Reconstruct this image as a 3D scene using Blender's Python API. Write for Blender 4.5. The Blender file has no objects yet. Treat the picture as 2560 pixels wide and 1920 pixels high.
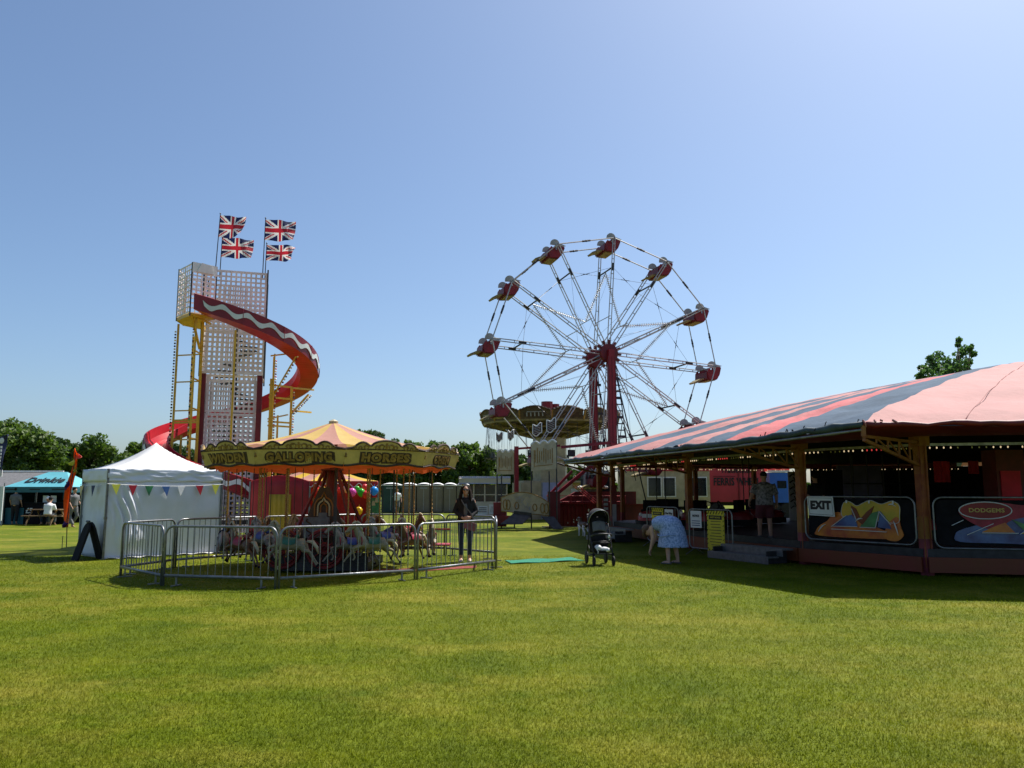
import bpy, math, random
import numpy as np
from mathutils import Vector, Matrix, noise

random.seed(7); rng = np.random.default_rng(7)
S = bpy.context.scene; COL = S.collection
V = Vector; PI = math.pi
R = math.radians

# ------------------------------------------------------------ camera, sky, sun, exposure
PITCH = 7.5; EYE = 1.6; F = 2010.0            # F: focal length in photo pixels (photo is 2560 wide)
cam = bpy.data.cameras.new('camera'); cam.sensor_width = 36.0; cam.lens = 36.0*F/2560.0
cam.clip_start = 0.1; cam.clip_end = 3000
co = bpy.data.objects.new('camera', cam); COL.objects.link(co)
co.location = (0, 0, EYE); co.rotation_euler = (R(90+PITCH), 0, 0); S.camera = co

SUN_EL, SUN_AZ = 57.0, 44.0                   # azimuth clockwise from +Y
W = bpy.data.worlds.new('World'); S.world = W; W.use_nodes = True
nt = W.node_tree; nt.nodes.clear()
sky = nt.nodes.new('ShaderNodeTexSky'); sky.sky_type = 'NISHITA'; sky.sun_disc = False
sky.sun_elevation = R(SUN_EL); sky.sun_rotation = R(SUN_AZ)
sky.air_density = 0.9; sky.dust_density = 1.8; sky.ozone_density = 4.5; sky.altitude = 50
bg = nt.nodes.new('ShaderNodeBackground'); bg.inputs['Strength'].default_value = 0.080
wo = nt.nodes.new('ShaderNodeOutputWorld')
tint = nt.nodes.new('ShaderNodeMix'); tint.data_type = 'RGBA'; tint.blend_type = 'MULTIPLY'; tint.inputs[0].default_value = 1.0
tint.inputs[7].default_value = (1.0, 1.05, 1.05, 1)            # clear summer blue rather than violet
nt.links.new(sky.outputs[0], tint.inputs[6]); nt.links.new(tint.outputs[2], bg.inputs[0]); nt.links.new(bg.outputs[0], wo.inputs[0])
sd = V((math.cos(R(SUN_EL))*math.sin(R(SUN_AZ)), math.cos(R(SUN_EL))*math.cos(R(SUN_AZ)), math.sin(R(SUN_EL))))
sl = bpy.data.lights.new('sun', 'SUN'); sl.energy = 4.5; sl.angle = R(0.5); sl.color = (1, .95, .87)
so = bpy.data.objects.new('sun', sl); COL.objects.link(so); so.location = sd*200
so.rotation_euler = (-sd).to_track_quat('-Z', 'Y').to_euler()
S.view_settings.view_transform = 'Standard'; S.view_settings.look = 'None'
S.view_settings.exposure = 0.80; S.view_settings.gamma = 1.0
S.render.engine = 'CYCLES'
S.cycles.max_bounces = 6; S.cycles.transparent_max_bounces = 8

# ------------------------------------------------------------ layout helpers (photo pixel -> place on the field)
cp, sp = math.cos(R(PITCH)), math.sin(R(PITCH))
def ray(px, py):
    v = (960-py)/F
    return V(((px-1280)/F, cp-v*sp, sp+v*cp))
def gp(px, py, z=0.0):
    d = ray(px, py); t = (z-EYE)/d.z
    return V((d.x*t, d.y*t, z))
def pt(px, py, y):
    d = ray(px, py); t = y/d.y
    return V((d.x*t, y, EYE+d.z*t))
def frame(x, y, z, o):
    m = Matrix.Identity(4)
    for i, a in enumerate((x, y, z)):
        for j in range(3): m[j][i] = a[j]
    for j in range(3): m[j][3] = o[j]
    return m
def facing(n, o):                              # local X right, Y up, Z towards the viewer along n (n horizontal)
    n = V(n).normalized(); up = V((0, 0, 1)); x = up.cross(n).normalized()
    return frame(x, n.cross(x), n, o)

# ------------------------------------------------------------ materials
def mat(name, col, rough=.6, metal=0.0, var=.12, scale=5.0, bump=0.0, trans=0.0, spec=.4, emit=0.0, bscale=None, col2=None, tcol=None, fac=None):
    m = bpy.data.materials.new(name); m.use_nodes = True
    n = m.node_tree.nodes; l = m.node_tree.links; n.clear()
    out = n.new('ShaderNodeOutputMaterial'); b = n.new('ShaderNodeBsdfPrincipled')
    b.inputs['Roughness'].default_value = rough; b.inputs['Metallic'].default_value = metal
    b.inputs['Specular IOR Level'].default_value = spec
    tc = n.new('ShaderNodeTexCoord'); nz = n.new('ShaderNodeTexNoise')
    nz.inputs['Scale'].default_value = scale; nz.inputs['Detail'].default_value = 6; nz.inputs['Roughness'].default_value = .65
    l.new(tc.outputs['Object'], nz.inputs['Vector'])
    rp = n.new('ShaderNodeValToRGB')
    a = [max(0, c*(1-var)) for c in col]; c2 = col2 if col2 else [min(1, c*(1+var)) for c in col]
    rp.color_ramp.elements[0].position = .35; rp.color_ramp.elements[1].position = .65
    rp.color_ramp.elements[0].color = (*a, 1); rp.color_ramp.elements[1].color = (*c2, 1)
    l.new(nz.outputs['Fac'], rp.inputs['Fac'])
    csock = rp.outputs['Color']
    if fac:                                    # second colour chosen by a per-face attribute
        at = n.new('ShaderNodeAttribute'); at.attribute_name = 'rnd'
        mx = n.new('ShaderNodeMix'); mx.data_type = 'RGBA'
        l.new(at.outputs['Fac'], mx.inputs['Factor']); l.new(csock, mx.inputs[6]); mx.inputs[7].default_value = (*fac, 1)
        csock = mx.outputs[2]
    l.new(csock, b.inputs['Base Color'])
    if bump:
        bz = n.new('ShaderNodeTexNoise'); bz.inputs['Scale'].default_value = bscale or scale*4; bz.inputs['Detail'].default_value = 4
        l.new(tc.outputs['Object'], bz.inputs['Vector'])
        bp = n.new('ShaderNodeBump'); bp.inputs['Strength'].default_value = min(1, bump); bp.inputs['Distance'].default_value = .09 if name.startswith('roof_') else .02
        l.new(bz.outputs['Fac'], bp.inputs['Height']); l.new(bp.outputs['Normal'], b.inputs['Normal'])
    if emit:
        b.inputs['Emission Color'].default_value = (*col, 1); b.inputs['Emission Strength'].default_value = emit
    if trans:
        t = n.new('ShaderNodeBsdfTranslucent'); ms = n.new('ShaderNodeMixShader'); ms.inputs[0].default_value = trans
        if tcol: t.inputs['Color'].default_value = (*tcol, 1)
        else: l.new(csock, t.inputs['Color'])
        l.new(b.outputs[0], ms.inputs[1]); l.new(t.outputs[0], ms.inputs[2]); l.new(ms.outputs[0], out.inputs[0])
    else: l.new(b.outputs[0], out.inputs[0])
    return m
X = {}
def mk(key, *a, **k): X[key] = mat(key, *a, **k)
mk('galv', (.20, .21, .22), .38, .6, .25, 9, .15)
mk('steel', (.30, .31, .32), .4, .8, .3, 8)
mk('white_paint', (.70, .70, .68), .4, 0, .10, 4)
mk('silver_paint', (.40, .40, .39), .40, .45, .16, 3)
mk('grey_paint', (.31, .31, .31), .5, 0, .15, 4)
mk('dark_metal', (.035, .035, .04), .5, .4, .3, 6)
mk('black', (.010, .010, .012), .85, 0, .3, 6, spec=.12)
mk('rubber', (.02, .02, .02), .8, 0, .2, 8)
mk('red', (.21, .008, .014), .42, 0, .22, 2.5)
mk('dark_red', (.135, .008, .012), .5, 0, .3, 2.0, .1)
mk('slide_red', (.40, .012, .022), .38, 0, .15, 2.0, spec=.22)
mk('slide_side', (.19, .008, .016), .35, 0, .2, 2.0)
mk('yellow', (.62, .36, .02), .42, 0, .18, 4)
mk('lattice', (.72, .66, .64), .5, 0, .16, 1.6)
mk('wave_trim', (.56, .60, .58), .35, 0, .08, 3)
mk('cream', (.42, .36, .23), .5, 0, .18, 3)
mk('board_yellow', (.50, .36, .10), .5, 0, .2, 3)
mk('gold', (.26, .15, .035), .45, .2, .35, 9)
mk('brown_ink', (.055, .028, .014), .6, 0, .3, 9)
mk('brass', (.36, .21, .07), .3, .8, .2, 6)
mk('bulb_warm', (.80, .72, .52), .2, 0, .05, 4)
mk('bulb_pink', (.70, .22, .22), .25, 0, .05, 4)
mk('bulb_lit', (1, .75, .45), .3, 0, .0, 4, emit=.4)
mk('bulb_red', (1, .08, .08), .3, 0, .0, 4, emit=.3)
mk('tent_white', (.82, .82, .82), .5, 0, .04, 2.0, .25, trans=.35, bscale=3.5)
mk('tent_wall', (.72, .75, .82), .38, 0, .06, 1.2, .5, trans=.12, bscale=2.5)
mk('navy', (.02, .03, .09), .7, 0, .2, 5)
mk('carousel_yellow', (.62, .42, .12), .6, 0, .08, 3, .15, trans=.30)
mk('carousel_pink', (.52, .26, .20), .6, 0, .08, 3, .15, trans=.30)
mk('orange_cloth', (.75, .16, .06), .7, 0, .1, 3, .2, trans=.5)
mk('booth_red', (.44, .03, .035), .6, 0, .15, 2, .3, trans=.28)
mk('booth_yellow', (.62, .40, .03), .6, 0, .1, 2, .2, trans=.25)
mk('roof_pink', (.36, .150, .140), .75, 0, .12, .9, .45, trans=.05, bscale=2.2)
mk('roof_red', (.40, .075, .08), .75, 0, .2, 1.2, .45, trans=.05, bscale=2.5)
mk('roof_blue', (.075, .11, .155), .85, 0, .16, .9, .45, trans=.04, bscale=2.2, spec=.15)
mk('kiosk_cream', (.46, .42, .34), .5, 0, .1, 2)
mk('tarp_edge', (.03, .05, .06), .6, 0, .4, 3)
mk('post_orange', (.36, .10, .02), .5, 0, .45, 3.0, col2=(.27, .13, .02))
mk('post_red', (.32, .05, .025), .5, 0, .5, 2.5, col2=(.30, .10, .02))
mk('post_purple', (.20, .035, .05), .5, 0, .4, 2.5)
mk('roof_seam', (.29, .115, .105), .8)
mk('drum_board', (.085, .055, .025), .6, 0, .5, 5)
mk('drum_beam', (.24, .19, .085), .6, 0, .35, 4)
mk('base_paint', (.24, .060, .014), .5, 0, .4, 1.3, col2=(.17, .026, .016))
mk('plank', (.13, .09, .085), .6, 0, .3, 4)
mk('alu_tread', (.16, .165, .17), .5, .5, .2, 10)
mk('skin', (.46, .25, .17), .55, 0, .08, 10)
mk('skin_pale', (.55, .33, .25), .55, 0, .08, 10)
mk('hair_dark', (.014, .009, .006), .8, 0, .3, 30, spec=.1)
mk('hair_brown', (.10, .055, .03), .6, 0, .3, 30)
mk('denim', (.02, .03, .065), .8, 0, .3, 12, .2)
mk('black_cloth', (.012, .011, .013), .85, 0, .3, 9, .2)
mk('cream_cloth', (.60, .52, .44), .8, 0, .1, 9, .2)
mk('mauve', (.20, .08, .09), .7, 0, .2, 9)
mk('dress_blue', (.20, .33, .66), .8, 0, .35, 26, .2, col2=(.48, .60, .86), trans=.12)
mk('shirt_pattern', (.12, .10, .11), .8, 0, .6, 16, .2, col2=(.36, .33, .34))
mk('shorts_red', (.10, .02, .03), .8, 0, .2, 8)
mk('white_cloth', (.72, .72, .72), .8, 0, .08, 8)
mk('grey_cloth', (.13, .13, .135), .8, 0, .2, 8)
mk('red_vinyl', (.34, .02, .025), .4, 0, .15, 4)
mk('horse_cream', (.22, .19, .12), .45, 0, .2, 9)
mk('horse_grey', (.20, .18, .15), .45, 0, .45, 8)
mk('horse_brown', (.10, .045, .02), .45, 0, .3, 8)
mk('saddle_green', (.02, .11, .07), .5, 0, .3, 9)
mk('saddle_blue', (.03, .06, .25), .5, 0, .3, 9)
mk('saddle_red', (.28, .02, .04), .5, 0, .3, 9)
mk('mat_green', (.012, .17, .10), .9, 0, .22, 14, .4)
mk('mat_red', (.20, .03, .03), .9, 0, .3, 8, .4)
mk('teal_cloth', (.12, .42, .50), .6, 0, .07, 2, .2, trans=.15)
mk('teal_dark', (.02, .11, .14), .6, 0, .12, 2)
mk('loo_green', (.012, .045, .035), .5, 0, .2, 2)
mk('loo_beige', (.17, .14, .10), .55, 0, .12, 1.5)
mk('loo_roof', (.82, .82, .80), .4, 0, .05, 2)
mk('pale_blue', (.33, .36, .60), .5, 0, .1, 3)
mk('glass', (.02, .025, .03), .08, 0, .2, 2, spec=.8)
mk('orange_flag', (.90, .24, .03), .6, 0, .12, 2, .2, trans=.6)
mk('purple_flag', (.10, .03, .16), .6, 0, .12, 2, trans=.35)
mk('lime_flag', (.72, .72, .10), .6, 0, .1, 2, trans=.4)
mk('pink_flag', (.85, .22, .18), .6, 0, .1, 2, trans=.4)
mk('flag_blue', (.012, .02, .10), .7, 0, .1, 2, trans=.25)
mk('flag_red', (.48, .02, .04), .7, 0, .1, 2, trans=.3)
mk('flag_white', (.78, .78, .78), .7, 0, .05, 2, trans=.3)
mk('hazard_yellow', (.62, .52, .03), .55, 0, .08, 4)
mk('sign_white', (.62, .64, .64), .45, 0, .05, 4)
mk('ink', (.012, .012, .015), .6, 0, .1, 5)
mk('sign_blue', (.015, .03, .20), .3, 0, .3, 2.5, col2=(.05, .13, .34), spec=.6)
mk('sign_green', (.01, .10, .05), .3, 0, .25, 3, col2=(.04, .24, .08), spec=.6)
mk('sign_yellow', (.48, .42, .02), .3, 0, .25, 2.2, col2=(.62, .34, .02), spec=.6)
mk('sign_orange', (.45, .06, .03), .3, 0, .25, 2.5, col2=(.58, .20, .02), spec=.6)
mk('truck_red', (.40, .035, .05), .5, 0, .12, 1.2)
mk('truck_blue', (.03, .13, .52), .5, 0, .12, 1.2)
mk('bark', (.09, .065, .045), .9, 0, .3, 6, .6)
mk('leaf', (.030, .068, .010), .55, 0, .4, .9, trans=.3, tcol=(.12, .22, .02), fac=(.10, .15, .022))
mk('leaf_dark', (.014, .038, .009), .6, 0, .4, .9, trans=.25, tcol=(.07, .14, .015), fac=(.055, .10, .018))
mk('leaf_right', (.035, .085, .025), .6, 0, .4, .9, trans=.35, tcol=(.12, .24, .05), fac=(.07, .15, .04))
mk('drape_red', (.70, .03, .06), .7, 0, .2, 2)
mk('dusk_purple', (.17, .15, .27), .6, 0, .2, 2)
mk('wood', (.16, .10, .05), .7, 0, .3, 6, .2)
mk('balloon_pink', (.80, .13, .52), .22, 0, .04, 2, trans=.3)
mk('balloon_green', (.06, .52, .05), .22, 0, .04, 2, trans=.3)
mk('balloon_red', (.75, .06, .06), .22, 0, .04, 2, trans=.3)
mk('balloon_blue', (.04, .36, .80), .22, 0, .04, 2, trans=.3)
mk('balloon_yellow', (.85, .58, .03), .22, 0, .04, 2, trans=.3)
mk('balloon_peach', (.80, .45, .28), .22, 0, .04, 2, trans=.3)

# ------------------------------------------------------------ mesh builder
class MB:
    def __init__(s): s.v = []; s.f = []; s.m = []; s.mi = 0
    def add(s, vs, fs, mi=None):
        b = len(s.v); s.v += [tuple(p) for p in vs]
        s.f += [tuple(i+b for i in f) for f in fs]; s.m += [s.mi if mi is None else mi]*len(fs); return s
    def box(s, c, d, rz=0.0, mi=None, M=None):
        x, y, z = d[0]/2, d[1]/2, d[2]/2
        vs = [V((i, j, k)) for k in (-z, z) for i, j in ((-x, -y), (x, -y), (x, y), (-x, y))]
        if rz: 
            q = Matrix.Rotation(rz, 3, 'Z'); vs = [q @ p for p in vs]
        vs = [p+V(c) for p in vs]
        if M is not None: vs = [M @ p for p in vs]
        return s.add(vs, [(3, 2, 1, 0), (4, 5, 6, 7), (0, 1, 5, 4), (1, 2, 6, 5), (2, 3, 7, 6), (3, 0, 4, 7)], mi)
    def beam(s, a, b, w, h=None, mi=None, up=(0, 0, 1)):
        a, b = V(a), V(b); h = h or w; d = (b-a).normalized(); u = V(up)
        if abs(d.dot(u)) > .99: u = V((0, 1, 0))
        x = d.cross(u).normalized()*w/2; y = x.normalized().cross(d)*h/2
        vs = [p+i*x+j*y for p in (a, b) for i, j in ((-1, -1), (1, -1), (1, 1), (-1, 1))]
        return s.add(vs, [(3, 2, 1, 0), (4, 5, 6, 7), (0, 1, 5, 4), (1, 2, 6, 5), (2, 3, 7, 6), (3, 0, 4, 7)], mi)
    def path(s, pts, r, n=6, mi=None, closed=False, flat=1.0, cap=True):
        pts = [V(p) for p in pts]; k = len(pts); rs = r if isinstance(r, (list, tuple)) else [r]*k
        vs = []; nrm = None
        for i, p in enumerate(pts):
            if closed: d = pts[(i+1) % k]-pts[i-1]
            else: d = pts[min(i+1, k-1)]-pts[max(i-1, 0)]
            d = d.normalized() if d.length > 1e-9 else V((0, 0, 1))
            if nrm is None:
                u = V((0, 0, 1)) if abs(d.z) < .9 else V((0, 1, 0)); nrm = d.cross(u).normalized()
            else:
                q = nrm-d*nrm.dot(d); nrm = q.normalized() if q.length > 1e-6 else nrm
            bn = d.cross(nrm)
            for j in range(n):
                a = 2*PI*j/n; vs.append(p+(nrm*math.cos(a)+bn*math.sin(a)*flat)*rs[i])
        fs = [(i*n+j, i*n+(j+1) % n, ((i+1) % k)*n+(j+1) % n, ((i+1) % k)*n+j) for i in range(k if closed else k-1) for j in range(n)]
        if not closed and cap: fs += [tuple(range(n-1, -1, -1)), tuple((k-1)*n+j for j in range(n))]
        return s.add(vs, fs, mi)
    def tube(s, a, b, r, r2=None, n=6, mi=None): return s.path([a, b], [r, r if r2 is None else r2], n, mi)
    def sphere(s, c, r, nu=10, nv=7, mi=None, M=None):
        r = r if isinstance(r, (list, tuple)) else (r, r, r); c = V(c)
        vs = [V((0, 0, -r[2]))]
        for i in range(1, nv):
            t = -PI/2+PI*i/nv
            vs += [V((r[0]*math.cos(t)*math.cos(2*PI*j/nu), r[1]*math.cos(t)*math.sin(2*PI*j/nu), r[2]*math.sin(t))) for j in range(nu)]
        vs.append(V((0, 0, r[2])))
        if M is not None: vs = [M @ p for p in vs]
        vs = [p+c for p in vs]; L = len(vs)-1
        fs = [(0, 1+(j+1) % nu, 1+j) for j in range(nu)]
        for i in range(nv-2): fs += [(1+i*nu+j, 1+i*nu+(j+1) % nu, 1+(i+1)*nu+(j+1) % nu, 1+(i+1)*nu+j) for j in range(nu)]
        fs += [(L, 1+(nv-2)*nu+j, 1+(nv-2)*nu+(j+1) % nu) for j in range(nu)]
        return s.add(vs, fs, mi)
    def lathe(s, prof, n=16, c=(0, 0, 0), mi=None, cap=True, ph=0.0):
        c = V(c); vs = [c+V((r*math.cos(ph+2*PI*j/n), r*math.sin(ph+2*PI*j/n), z)) for r, z in prof for j in range(n)]
        k = len(prof)
        fs = [(i*n+j, i*n+(j+1) % n, (i+1)*n+(j+1) % n, (i+1)*n+j) for i in range(k-1) for j in range(n)]
        if cap: fs += [tuple(range(n-1, -1, -1)), tuple((k-1)*n+j for j in range(n))]
        return s.add(vs, fs, mi)
    def prism(s, poly, h, M=None, mi=None, z0=0.0):      # polygon in local XY, extruded z0..z0+h
        k = len(poly); vs = [V((p[0], p[1], z0)) for p in poly]+[V((p[0], p[1], z0+h)) for p in poly]
        if M is not None: vs = [M @ p for p in vs]
        return s.add(vs, [tuple(range(k-1, -1, -1)), tuple(range(k, 2*k))]+[(i, (i+1) % k, k+(i+1) % k, k+i) for i in range(k)], mi)
    def grid(s, fn, nu, nv, mi=None, mfn=None):
        b = len(s.v); s.v += [tuple(fn(i/nu, j/nv)) for j in range(nv+1) for i in range(nu+1)]
        for j in range(nv):
            for i in range(nu):
                q = b+j*(nu+1)+i; s.f.append((q, q+1, q+nu+2, q+nu+1))
                s.m.append(mfn((i+.5)/nu, (j+.5)/nv) if mfn else (s.mi if mi is None else mi))
        return s
    def build(s, name, mats, parent=None, smooth=False, world=False, remesh=0.0, solid=0.0, sub=0):
        mats = mats if isinstance(mats, (list, tuple)) else [mats]
        vs = s.v
        if world and parent is not None:
            iv = Matrix.LocRotScale(parent.location, parent.rotation_euler, None).inverted(); vs = [tuple(iv @ V(p)) for p in vs]
        me = bpy.data.meshes.new(name); me.from_pydata(vs, [], s.f)
        for k in mats: me.materials.append(X[k] if isinstance(k, str) else k)
        if len(mats) > 1: me.polygons.foreach_set('material_index', s.m)
        if smooth or remesh: me.polygons.foreach_set('use_smooth', [True]*len(me.polygons))
        me.update()
        o = bpy.data.objects.new(name, me); COL.objects.link(o)
        if parent is not None: o.parent = parent
        if remesh:
            r = o.modifiers.new('skin', 'REMESH'); r.mode = 'VOXEL'; r.voxel_size = remesh; r.use_smooth_shade = True
            q = o.modifiers.new('soft', 'SMOOTH'); q.iterations = 6; q.factor = .5
        if solid:
            q = o.modifiers.new('thick', 'SOLIDIFY'); q.thickness = solid; q.offset = 0
        if sub:
            q = o.modifiers.new('sub', 'SUBSURF'); q.levels = sub; q.render_levels = sub
        return o

def tag(o, label=None, cat=None, group=None, kind=None):
    for k, v in (('label', label), ('category', cat), ('group', group), ('kind', kind)):
        if v: o[k] = v
    return o
def thing(name, label, cat, loc=(0, 0, 0), rz=0.0, group=None):
    o = bpy.data.objects.new(name, None); COL.objects.link(o); o.empty_display_size = .2
    o.location = loc; o.rotation_euler = (0, 0, rz); return tag(o, label, cat, group)
def dup(o, parent=None, loc=None, rz=None, label=None):
    c = o.copy(); COL.objects.link(c)
    if parent is not None: c.parent = parent
    if loc is not None: c.location = loc
    if rz is not None: c.rotation_euler = (0, 0, rz)
    if label: c['label'] = label
    for ch in list(o.children): dup(ch, c)
    return c
def text(name, body, size, m, parent, M, ext=.004, bold=0.0, spacing=1.0, shear=0.0, sx=1.0):
    cu = bpy.data.curves.new(name, 'FONT'); cu.body = body; cu.size = size; cu.extrude = ext; cu.offset = bold
    cu.align_x = 'CENTER'; cu.align_y = 'CENTER'; cu.space_character = spacing; cu.shear = shear; cu.resolution_u = 3
    tmp = bpy.data.objects.new(name, cu); COL.objects.link(tmp)
    me = bpy.data.meshes.new_from_object(tmp.evaluated_get(bpy.context.evaluated_depsgraph_get()))
    bpy.data.objects.remove(tmp); me.materials.clear(); me.materials.append(X[m]); me.name = name
    o = bpy.data.objects.new(name, me); COL.objects.link(o)
    if parent is not None: o.parent = parent
    o.matrix_local = M @ Matrix.Diagonal((sx, 1, 1, 1)); return o
def rrect(x0, y0, x1, y1, r, n=5):
    pts = []
    for cx, cy, a0 in ((x1-r, y1-r, 0), (x0+r, y1-r, 90), (x0+r, y0+r, 180), (x1-r, y0+r, 270)):
        pts += [(cx+r*math.cos(R(a0+90*i/n)), cy+r*math.sin(R(a0+90*i/n))) for i in range(n+1)]
    return pts
# ============================================================ ground and grass
def ground_mat(name, blades=False):
    m = bpy.data.materials.new(name); m.use_nodes = True
    n = m.node_tree.nodes; l = m.node_tree.links; n.clear()
    out = n.new('ShaderNodeOutputMaterial'); b = n.new('ShaderNodeBsdfPrincipled'); b.inputs['Roughness'].default_value = .75
    b.inputs['Specular IOR Level'].default_value = .08
    geo = n.new('ShaderNodeNewGeometry')
    def nz(scale, det=5, ro=.6, sx=1.0):
        mp = n.new('ShaderNodeMapping'); mp.inputs['Scale'].default_value = (sx, 1, 1); l.new(geo.outputs['Position'], mp.inputs['Vector'])
        q = n.new('ShaderNodeTexNoise'); q.inputs['Scale'].default_value = scale; q.inputs['Detail'].default_value = det
        q.inputs['Roughness'].default_value = ro; l.new(mp.outputs[0], q.inputs['Vector']); return q.outputs['Fac']
    def rmp(f, p0, p1, c0=(0, 0, 0), c1=(1, 1, 1)):
        r = n.new('ShaderNodeValToRGB'); r.color_ramp.elements[0].position = p0; r.color_ramp.elements[1].position = p1
        r.color_ramp.elements[0].color = (*c0, 1); r.color_ramp.elements[1].color = (*c1, 1); l.new(f, r.inputs[0]); return r.outputs[0]
    def mix(f, a, c, mode='MIX'):
        q = n.new('ShaderNodeMix'); q.data_type = 'RGBA'; q.blend_type = mode
        if isinstance(f, float): q.inputs[0].default_value = f
        else: l.new(f, q.inputs[0])
        for s_, i in ((a, 6), (c, 7)):
            if isinstance(s_, tuple): q.inputs[i].default_value = (*s_, 1)
            else: l.new(s_, q.inputs[i])
        return q.outputs[2]
    green = rmp(nz(1.1, 6, .7), .3, .7, (.075, .125, .003), (.185, .225, .006))
    dry = rmp(nz(5, 6, .7), .3, .7, (.225, .22, .016), (.37, .33, .055))
    patch = mix(rmp(nz(.55, 7, .68, .7), .47, .66), green, dry)
    patch = mix(rmp(nz(.16, 4, .5, .5), .40, .62, (0, 0, 0), (.55, .55, .55)), patch, mix(.5, green, dry))
    if blades:
        at = n.new('ShaderNodeAttribute'); at.attribute_name = 'rnd'
        patch = mix(rmp(at.outputs['Fac'], .0, 1.0, (.55, .60, .50), (1.5, 1.45, 1.3)), (0., 0., 0.), patch, 'MIX') if False else mix(1.0, patch, rmp(at.outputs['Fac'], 0, 1, (.72, .75, .66), (1.08, 1.06, 1.05)), 'MULTIPLY')
        l.new(patch, b.inputs['Base Color'])
        t = n.new('ShaderNodeBsdfTranslucent'); l.new(patch, t.inputs['Color'])
        ms = n.new('ShaderNodeMixShader'); ms.inputs[0].default_value = .5
        l.new(b.outputs[0], ms.inputs[1]); l.new(t.outputs[0], ms.inputs[2]); l.new(ms.outputs[0], out.inputs[0])
    else:
        fine = rmp(nz(34, 4, .8), .35, .68, (.50, .52, .45), (1, 1, 1))
        fine2 = rmp(nz(9, 5, .8), .36, .64, (.68, .70, .62), (1, 1, 1))
        l.new(mix(1.0, mix(1.0, patch, fine, 'MULTIPLY'), fine2, 'MULTIPLY'), b.inputs['Base Color'])
        bp = n.new('ShaderNodeBump'); bp.inputs['Strength'].default_value = .5; bp.inputs['Distance'].default_value = .04
        l.new(nz(40, 4, .8), bp.inputs['Height']); l.new(bp.outputs[0], b.inputs['Normal']); l.new(b.outputs[0], out.inputs[0])
    return m
X['ground'] = ground_mat('ground'); X['blades'] = ground_mat('grass_blades', True)
g = MB(); g.add([(-700, -300, 0), (700, -300, 0), (700, 1100, 0), (-700, 1100, 0)], [(0, 1, 2, 3)])
tag(g.build('ground', 'ground'), kind='structure')

def np_mesh(name, v, nper, m, rnd, parent=None):
    me = bpy.data.meshes.new(name); nv = len(v); nf = nv//nper
    me.vertices.add(nv); me.vertices.foreach_set('co', v.astype(np.float32).ravel())
    me.loops.add(nv); me.loops.foreach_set('vertex_index', np.arange(nv, dtype=np.int32))
    me.polygons.add(nf); me.polygons.foreach_set('loop_start', np.arange(0, nv, nper, dtype=np.int32))
    me.polygons.foreach_set('loop_total', np.full(nf, nper, dtype=np.int32))
    a = me.attributes.new('rnd', 'FLOAT', 'FACE'); a.data.foreach_set('value', rnd.astype(np.float32))
    me.materials.append(X[m]); me.update(calc_edges=True)
    o = bpy.data.objects.new(name, me); COL.objects.link(o)
    if parent is not None: o.parent = parent
    return o
def grass_mesh():
    N = 430000
    d = 4.0+(rng.random(N)**1.9)*16.0
    x = (rng.random(N)*2-1)*(d*.68+.4)
    h = rng.uniform(.010, .028, N)*(1+.02*d); w = .0022*(1+.06*d)
    a = rng.random(N)*2*PI; ln = rng.random(N)*1.5*h; la = rng.random(N)*2*PI
    p = np.stack([x, d, np.zeros(N)], 1)
    side = np.stack([np.cos(a)*w, np.sin(a)*w, np.zeros(N)], 1)
    tip = p+np.stack([np.cos(la)*ln, np.sin(la)*ln, h], 1)
    v = np.stack([p-side, p+side, tip], 1).reshape(-1, 3)
    tag(np_mesh('grass', v, 3, 'blades', rng.random(N)), kind='stuff')
grass_mesh()

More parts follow.
